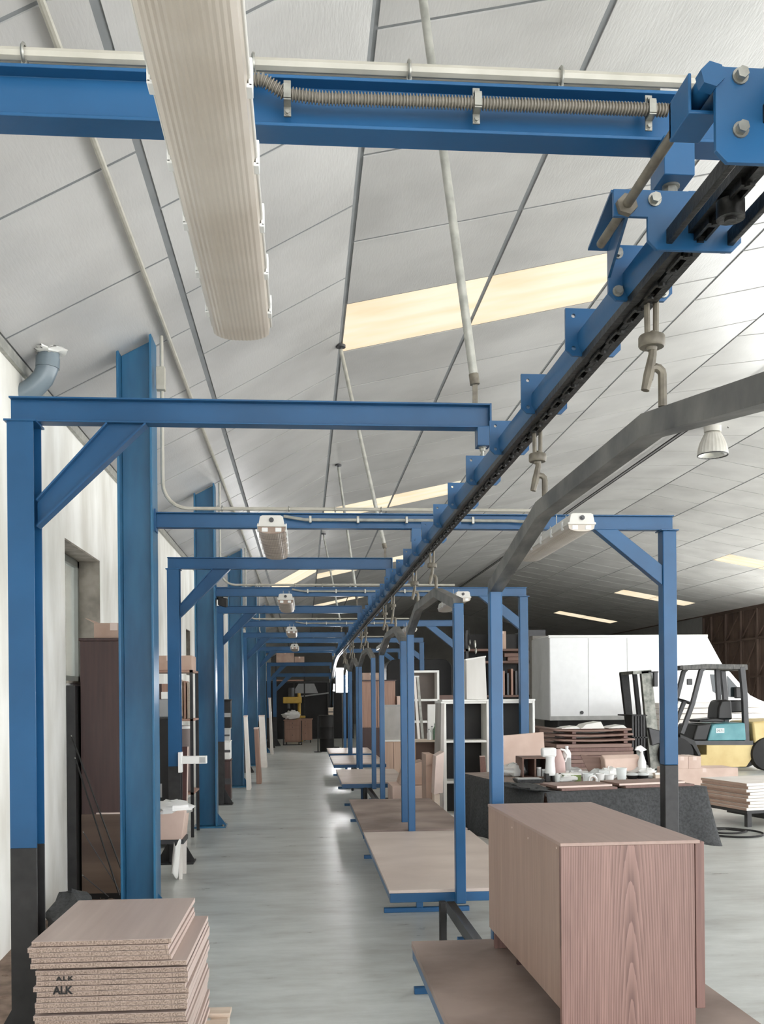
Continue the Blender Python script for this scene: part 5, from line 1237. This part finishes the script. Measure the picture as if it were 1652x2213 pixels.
# ---- forklift
yf = 19.6
G = lambda u, v, y=yf: aty(u, v, y)
t = thing('forklift', 'yellow and teal forklift truck parked facing left', 'forklift', (G(1500,1600).x, yf+.5, 0))
def pr(name, pts, mt, a=0.0, b=1.05, par=None, **k):
    return build(name, MB().prism([(G(u, v).x, G(u, v).z) for u, v in pts], 'y', yf+a, yf+b), M[mt], par or t, **k)
pr('chassis', [(1528,1610),(1632,1609),(1634,1606),(1630,1633),(1614,1657),(1516,1659),(1514,1631),(1528,1631)], 'yellow', .0, 1.1, bevel=.02)
pr('counterweight', [(1626,1560),(1700,1554),(1700,1608),(1632,1608),(1630,1600)], 'yellow', -.02, 1.12, bevel=.04)
pr('battery_deck', [(1500,1601),(1628,1601),(1628,1610),(1500,1610)], 'graphite', -.01, 1.1)
pr('fender', [(1468,1586),(1500,1600),(1514,1632),(1508,1634),(1494,1610),(1468,1596)], 'vinyl', -.06, .25, bevel=.01)
h = pr('engine_hood', [(1540,1568),(1546,1565),(1611,1562),(1614,1600),(1530,1601)], 'teal', .0, 1.05, bevel=.02)
pr('hood_front', [(1508,1566),(1540,1563),(1530,1601),(1498,1601)], 'vinyl', .02, 1.03, bevel=.03)
s_ = build('sticker', MB().box(G(1548,1580).x, G(1566,1580).x, yf-.008, yf-.001, G(1548,1584).z, G(1548,1574).z), M['tape'], h)
cu = bpy.data.curves.new('sticker_text', 'FONT'); cu.body = '0971'; cu.size = .075; cu.extrude = .0006
ob = bpy.data.objects.new('tmp', cu); COL.objects.link(ob); dg = bpy.context.evaluated_depsgraph_get(); me = bpy.data.meshes.new_from_object(ob.evaluated_get(dg)); bpy.data.objects.remove(ob)
me.materials.clear(); me.materials.append(M['graphite']); so = bpy.data.objects.new('sticker_text', me); COL.objects.link(so); so.parent = h
so.rotation_euler = (PI/2, 0, 0); so.location = Vector((G(1549,1582).x+.005, yf-.010, G(1548,1582).z)) - ORG[h.name]
st = pr('seat', [(1522,1556),(1560,1552),(1578,1556),(1576,1562),(1522,1562)], 'vinyl', .25, .8, bevel=.02)
pr('backrest', [(1562,1556),(1564,1530),(1570,1514),(1582,1512),(1594,1514),(1596,1556)], 'vinyl', .25, .8, par=st, bevel=.04)
pr('armrest', [(1590,1514),(1622,1513),(1624,1540),(1592,1541)], 'vinyl', .3, .75, par=st, bevel=.03)
def barpx(name, pts, r, mt, ys_, par=None):
    for y in ys_:
        build(name, MB().extr([(-r,-r),(r,-r),(r,r),(-r,r)], [(G(u, v).x, yf+y, G(u, v).z) for u, v in pts], side=(0,1,0)), M[mt], par or t, bevel=.008)
barpx('guard_front_pillar', [(1476,1586),(1500,1520),(1518,1450),(1526,1441)], .045, 'graphite', (.06, 1.0))
barpx('guard_rear_pillar', [(1616,1603),(1612,1500),(1606,1441)], .055, 'graphite', (.06, 1.0))
barpx('guard_mid_pillar', [(1576,1512),(1572,1445)], .045, 'graphite', (.5,))
barpx('roof_bar', [(1476,1443),(1526,1440),(1616,1441)], .05, 'arch_grey', (.06, .3, .53, .77, 1.0))
build('roof_cross_bar', MB().box(G(1474,1443).x-.03, G(1474,1443).x+.05, yf+.02, yf+1.05, G(1474,1446).z, G(1474,1439).z).box(G(1612,1443).x-.05, G(1612,1443).x+.06, yf+.02, yf+1.05, G(1612,1448).z, G(1612,1436).z), M['arch_grey'], t, bevel=.015)
pr('mast_rail', [(1389,1450),(1412,1448),(1434,1660),(1410,1664)], 'mast', .08, .2, bevel=.008)
pr('mast_rail', [(1371,1452),(1389,1450),(1410,1664),(1396,1664)], 'black_iron', .85, .97, bevel=.008)
pr('lift_cylinder', [(1385,1456),(1392,1456),(1412,1640),(1404,1640)], 'graphite', .4, .52)
pr('mast_head', [(1372,1450),(1411,1447),(1412,1454),(1372,1457)], 'mast', .08, .97)
build('mast_lamp', MB().box(G(1418,1470).x-.04, G(1418,1470).x+.05, yf+.0, yf+.1, G(1418,1484).z, G(1418,1452).z), M['graphite'], t, bevel=.015)
barpx('lamp_arm', [(1404,1453),(1426,1452)], .015, 'graphite', (.06,))
cg = MB()
for k in range(5): cg.box(G(1366,1600).x+.06*k, G(1366,1600).x+.06*k+.045, yf-.02, yf+.35, G(1366,1620).z, G(1366,1546).z)
cg.box(G(1366,1600).x, G(1366,1600).x+.33, yf-.02, yf+.9, G(1366,1596).z, G(1366,1592).z).box(G(1366,1600).x, G(1366,1600).x+.33, yf-.02, yf+.9, G(1366,1548).z, G(1366,1545).z)
build('load_backrest', cg, M['vinyl'], t, bevel=.006)
for y in (.2, .8): build('fork', MB().box(G(1395,1640).x-1.0, G(1395,1640).x+.05, yf+y, yf+y+.1, .06, .1).box(G(1395,1640).x, G(1395,1640).x+.06, yf+y, yf+y+.1, .06, .6), M['black_iron'], t)
pr('tilt_unit', [(1402,1572),(1438,1582),(1450,1600),(1410,1612)], 'graphite', .0, .3, bevel=.02)
def tyre(u, v, r, nm='wheel'):
    x = G(u, v).x
    for y in (-.06, .95):
        w_ = build(nm, MB().lathe([(r*.55,-.02),(r*.95,0),(r,.04),(r,.18),(r*.95,.22),(r*.55,.24)], (x, yf+y, r), 28, 'y'), M['rubber'], t)
        build('rim', MB().lathe([(0,.02),(r*.2,-.0),(r*.35,.03),(r*.5,.01),(r*.6,.02),(r*.6,.2),(0,.2)], (x, yf+y, r), 22, 'y'), M['grey'], w_)
tyre(1462, 1650, .37); tyre(1658, 1640, .35)
x_, z_ = G(1500,1516).x, G(1500,1516).z
sw = build('steering_wheel', MB().tube([(x_+.17*math.cos(a), yf+.5+.17*math.sin(a), z_ - .06*math.cos(a)) for a in [k*PI/12 for k in range(24)]], .016, 8, True).cyl((x_-.17, yf+.5, z_+.06), (x_+.17, yf+.5, z_-.06), .012, 6), M['vinyl'], t)
barpx('steering_column', [(1482,1562),(1500,1516)], .04, 'graphite', (.5,))
build('rear_mirror', MB().box(G(1495,1470).x-.06, G(1495,1470).x+.06, yf+.08, yf+.12, G(1495,1480).z, G(1495,1467).z), M['graphite'], t, bevel=.015)

# ---- dark pallet stack behind the table
yp = 18.4
xa, xb = aty(1205, 1620, yp).x, aty(1368, 1620, yp).x
zs_ = aty(1300, 1607, yp).z
n = 9; th_ = zs_/n
for k in range(n):
    single('stacked_board', MB().box(xa+.02*math.sin(k*2.1), xb+.02*math.sin(k*1.3), yp, yp+1.3, k*th_, (k+1)*th_-.006), M['wood_edge' if k % 2 else 'board'], 'brown board low in the solid stack before the truck, %s from floor' % ['first', 'second', 'third', 'fourth', 'fifth', 'sixth', 'seventh', 'eighth', 'ninth'][k], 'board', 'boards stacked solid before the truck', bevel=.004)
z = zs_
for k in range(3):
    for s_, nm in ((.3, 'left'), (1.32, 'right')):
        single('spacer_block', MB().box(xa+s_, xa+s_+.08, yp+.02, yp+1.2, z, z+.055), M['wood_edge'], '%s spacer block under the %s spaced board of the stack' % (nm, ['lowest', 'middle', 'top'][k]), 'block', 'spacer blocks in the board stack', bevel=.004)
    z += .055
    single('stacked_board', MB().grid(lambda a, b, z=z: (xa-.03*k+(xb-xa+.04)*a, yp-.02+1.3*b, z+.02-.02*math.sin(PI*a)), 14, 2), M['board'], '%s of the three spaced sagging boards before the truck' % ['lowest', 'middle', 'top'][k], 'board', 'spaced boards of the stack', solid=.035)
    z += .042
for k, (a, b, h, lab) in enumerate(((.12, .47, .05, 'wide white paper sheaf on the left of the board stack'), (.5, .95, .13, 'tallest white paper pile on the board stack'), (1.05, 1.4, .06, 'white paper offcut on the right of the board stack'))):
    q = Vector((xa+(a+b)/2, yp+.3, z)); t = thing('paper_sheaf', lab, 'paper', q, 'white papers on the board stack')
    build('sheets', MB().hexa([(xa+a,yp+.05,z+.004*k),(xa+b,yp+.05,z),(xa+b,yp+.6,z),(xa+a,yp+.6,z),(xa+a+.1,yp+.1,z+h*.6),(xa+b-.06,yp+.08,z+h),(xa+b-.06,yp+.6,z+h),(xa+a+.1,yp+.6,z+h*.6)]), M['paper'], t)
    build('loose_sheet', MB().box(xa+a-.02, xa+a+.2, yp+.02, yp+.3, z+.0, z+.012), M['white_ply'], t)

# ---- boxes by the portal post and the pale stack on the black stand
xa, xb = aty(1450, 1670, 15.2).x, aty(1596, 1670, 15.2).x
carton(xa, xb, 15.2, 15.8, 0, aty(1500,1661,15.2).z, 'long low pink carton on the floor in front of the forklift', 'carton_pale', False)
z_ = aty(1500,1661,15.2).z
carton(aty(1462,1650,15.2).x, aty(1489,1650,15.2).x-.004, 15.2, 15.7, z_, aty(1500,1635,15.2).z, 'left pink carton standing on the long low carton', 'carton_pale', False)
carton(aty(1489,1650,15.2).x, aty(1516,1650,15.2).x, 15.2, 15.7, z_, aty(1500,1635,15.2).z, 'right pink carton standing on the long low carton', 'carton_pale', False)
xa, xb = aty(1440, 1690, 12.9).x, aty(1517, 1690, 12.9).x
for k in range(6):
    single('pale_board', MB().box(xa+.01*(k % 2), xb-.012*(k % 3), 12.9, 13.6, .17+.052*k-.17, .17+.052*(k+1)-.174), M['white_ply' if k > 3 else 'plywood'], 'pale board in the pile beside the black post foot, %s from the floor' % ['first', 'second', 'third', 'fourth', 'fifth', 'topmost'][k], 'board', 'pale boards beside the post foot', bevel=.004)
# pale stack
zt2 = .535
c0, c1 = atz(1618, 1693, zt2), atz(1518, 1680, zt2)
sa = math.atan2(-(c1.x-c0.x), c1.y-c0.y); Ls = (c1-c0).length
zb2 = .20; n = 9; th_ = (zt2-zb2)/n
t = thing('panel_stand', 'low black stand under the pale panel stack on the right', 'stand', (c0.x, c0.y, 0), None, sa, True)
build('frame', MB().box(-.02, 1.3, 0, Ls, zb2-.035, zb2-.0), M['black_paint'], t)
for x in (.0, 1.2):
    for y in (.02, Ls-.1): build('leg', MB().box(x, x+.06, y, y+.06, 0, zb2-.035), M['black_paint'], t)
build('cross_bar', MB().box(.3, .42, .1, Ls-.1, zb2-.12, zb2-.035), M['black_paint'], t)
for k in range(n):
    o = thing('melamine_sheet', 'pale sheet on the low black stand, %s from the bottom' % ['first', 'second', 'third', 'fourth', 'fifth', 'sixth', 'seventh', 'eighth', 'topmost'][k], 'panel', (c0.x, c0.y, zb2+k*th_), 'pale panels on the black stand', sa, True)
    e = .025*((k*7) % 3 - 1) if k < n-1 else -.02
    build('core', MB().box(e, 1.25+e, .0, Ls, .002, th_-.001), M['white_ply'], o, bevel=.003)
    build('side_face', MB().box(e-.002, e, .005, Ls-.005, .003, th_-.003), M['carton'], o)
# hose coil on the floor
t = thing('hose_coil', 'thin black hose looped on the floor right of the felt cloth', 'hose', (atz(1592,1800,0).x, atz(1592,1800,0).y, 0))
c = atz(1585, 1800, .01)
for k, (rx_, ry_, dx, dy) in enumerate(((.33, .34, 0, 0), (.24, .22, -.06, .1))):
    build('loop', MB().tube([(c.x+dx+rx_*math.cos(a), c.y+dy+ry_*math.sin(a), .012+.012*k) for a in [i*PI/18 for i in range(36)]], .011, 8, True), M['rubber'], t)
build('hose_end', MB().tube([(c.x-.3, c.y+.12, .03), (c.x-.0, c.y+.2, .03), (c.x+.18, c.y+.02, .02)], .011, 8), M['rubber'], t)
# high bay lamp
xh = 7.55; ph = atx(1541, 950, xh)
t = thing('high_bay_lamp', 'bell-shaped ribbed high bay lamp hanging from the right ceiling', 'lamp', (xh, ph.y, ph.z))
zl = aty(1541, 984, ph.y).z; zu = roof(xh)
prof = []
Hb = aty(1541, 935, ph.y).z - zl
for k in range(11):
    a = k/10; prof.append((.27*math.cos(a*1.15)**.8 if a > 0 else .27, a*Hb))
seg = 48; vs = []
b = MB(); n_ = len(prof)
for j, (r, hh) in enumerate(prof):
    for i in range(seg):
        a = 2*PI*i/seg; q = r*(1 + .012*(1 if i % 2 else -1)); vs.append((xh+q*math.cos(a), ph.y+q*math.sin(a), zl+hh))
b.add(vs, [(j*seg+i, j*seg+(i+1) % seg, (j+1)*seg+(i+1) % seg, (j+1)*seg+i) for j in range(n_-1) for i in range(seg)])
build('shade', b, M['lamp_housing'] if 'lamp_housing' in M else M['housing'], t, solid=.006, smooth=10)
build('rim', MB().tube([(xh+.272*math.cos(a), ph.y+.272*math.sin(a), zl) for a in [k*PI/16 for k in range(32)]], .01, 6, True), M['graphite'], t)
build('reflector', MB().lathe([(0,.12),(.12,.1),(.22,.05),(.255,.012),(.25,.012),(.2,.05),(.1,.09),(0,.11)], (xh, ph.y, zl), 28), M['lamp_glass'], t)
build('neck', MB().cyl((xh, ph.y, zl+Hb-.01), (xh, ph.y, zl+Hb+.12), .10, 18, .09), M['housing'], t)
build('ballast', MB().cyl((xh, ph.y, zl+Hb+.12), (xh, ph.y, zu-.1), .155, 20), M['housing'], t, bevel=.01)
build('suspension', MB().cyl((xh, ph.y, zu-.1), (xh, ph.y, zu), .02, 8), M['graphite'], t)
build('supply_cable', MB().tube([(xh+.1, ph.y, zl+Hb+.15), (xh+.25, ph.y, zl+Hb+.18), (xh+.3, ph.y, zu-.02)], .008, 6), M['rubber'], t)
# ================================================================ CAMERA, DAYLIGHT
cam = bpy.data.cameras.new('camera'); co = bpy.data.objects.new('camera', cam); COL.objects.link(co)
cam.sensor_fit = 'AUTO'; cam.sensor_width = 36.0; cam.lens = FPX*36.0/2213.0
cam.shift_y = (V0-1106.5)/2213.0; cam.clip_start = .02; cam.clip_end = 300
rx = CR*math.cos(RO) - CZ*math.sin(RO); ry = CZ*math.cos(RO) + CR*math.sin(RO); rz = -CF
co.matrix_world = Matrix(((rx.x, ry.x, rz.x, EYEP.x), (rx.y, ry.y, rz.y, EYEP.y), (rx.z, ry.z, rz.z, EYEP.z), (0,0,0,1)))
SC.camera = co
w = bpy.data.worlds.new('overcast_sky'); SC.world = w; w.use_nodes = True
bg = w.node_tree.nodes['Background']; bg.inputs[0].default_value = (.965, .98, 1.0, 1); bg.inputs[1].default_value = 6.7
sun = bpy.data.lights.new('sun', 'SUN'); sun.energy = 19; sun.angle = .03; sun.color = (1, .97, .92)
so_ = bpy.data.objects.new('sun', sun); COL.objects.link(so_); so_.rotation_euler = (0, math.radians(38), 0)
SC.view_settings.view_transform = 'Standard'; SC.view_settings.look = 'None'; SC.view_settings.gamma = 1; SC.view_settings.use_curve_mapping = False
SC.view_settings.exposure = -0.1
SC.cycles.max_bounces = 10; SC.cycles.diffuse_bounces = 7; SC.cycles.glossy_bounces = 4; SC.cycles.transparent_max_bounces = 12
SC.cycles.use_denoising = True; SC.cycles.sample_clamp_indirect = 6
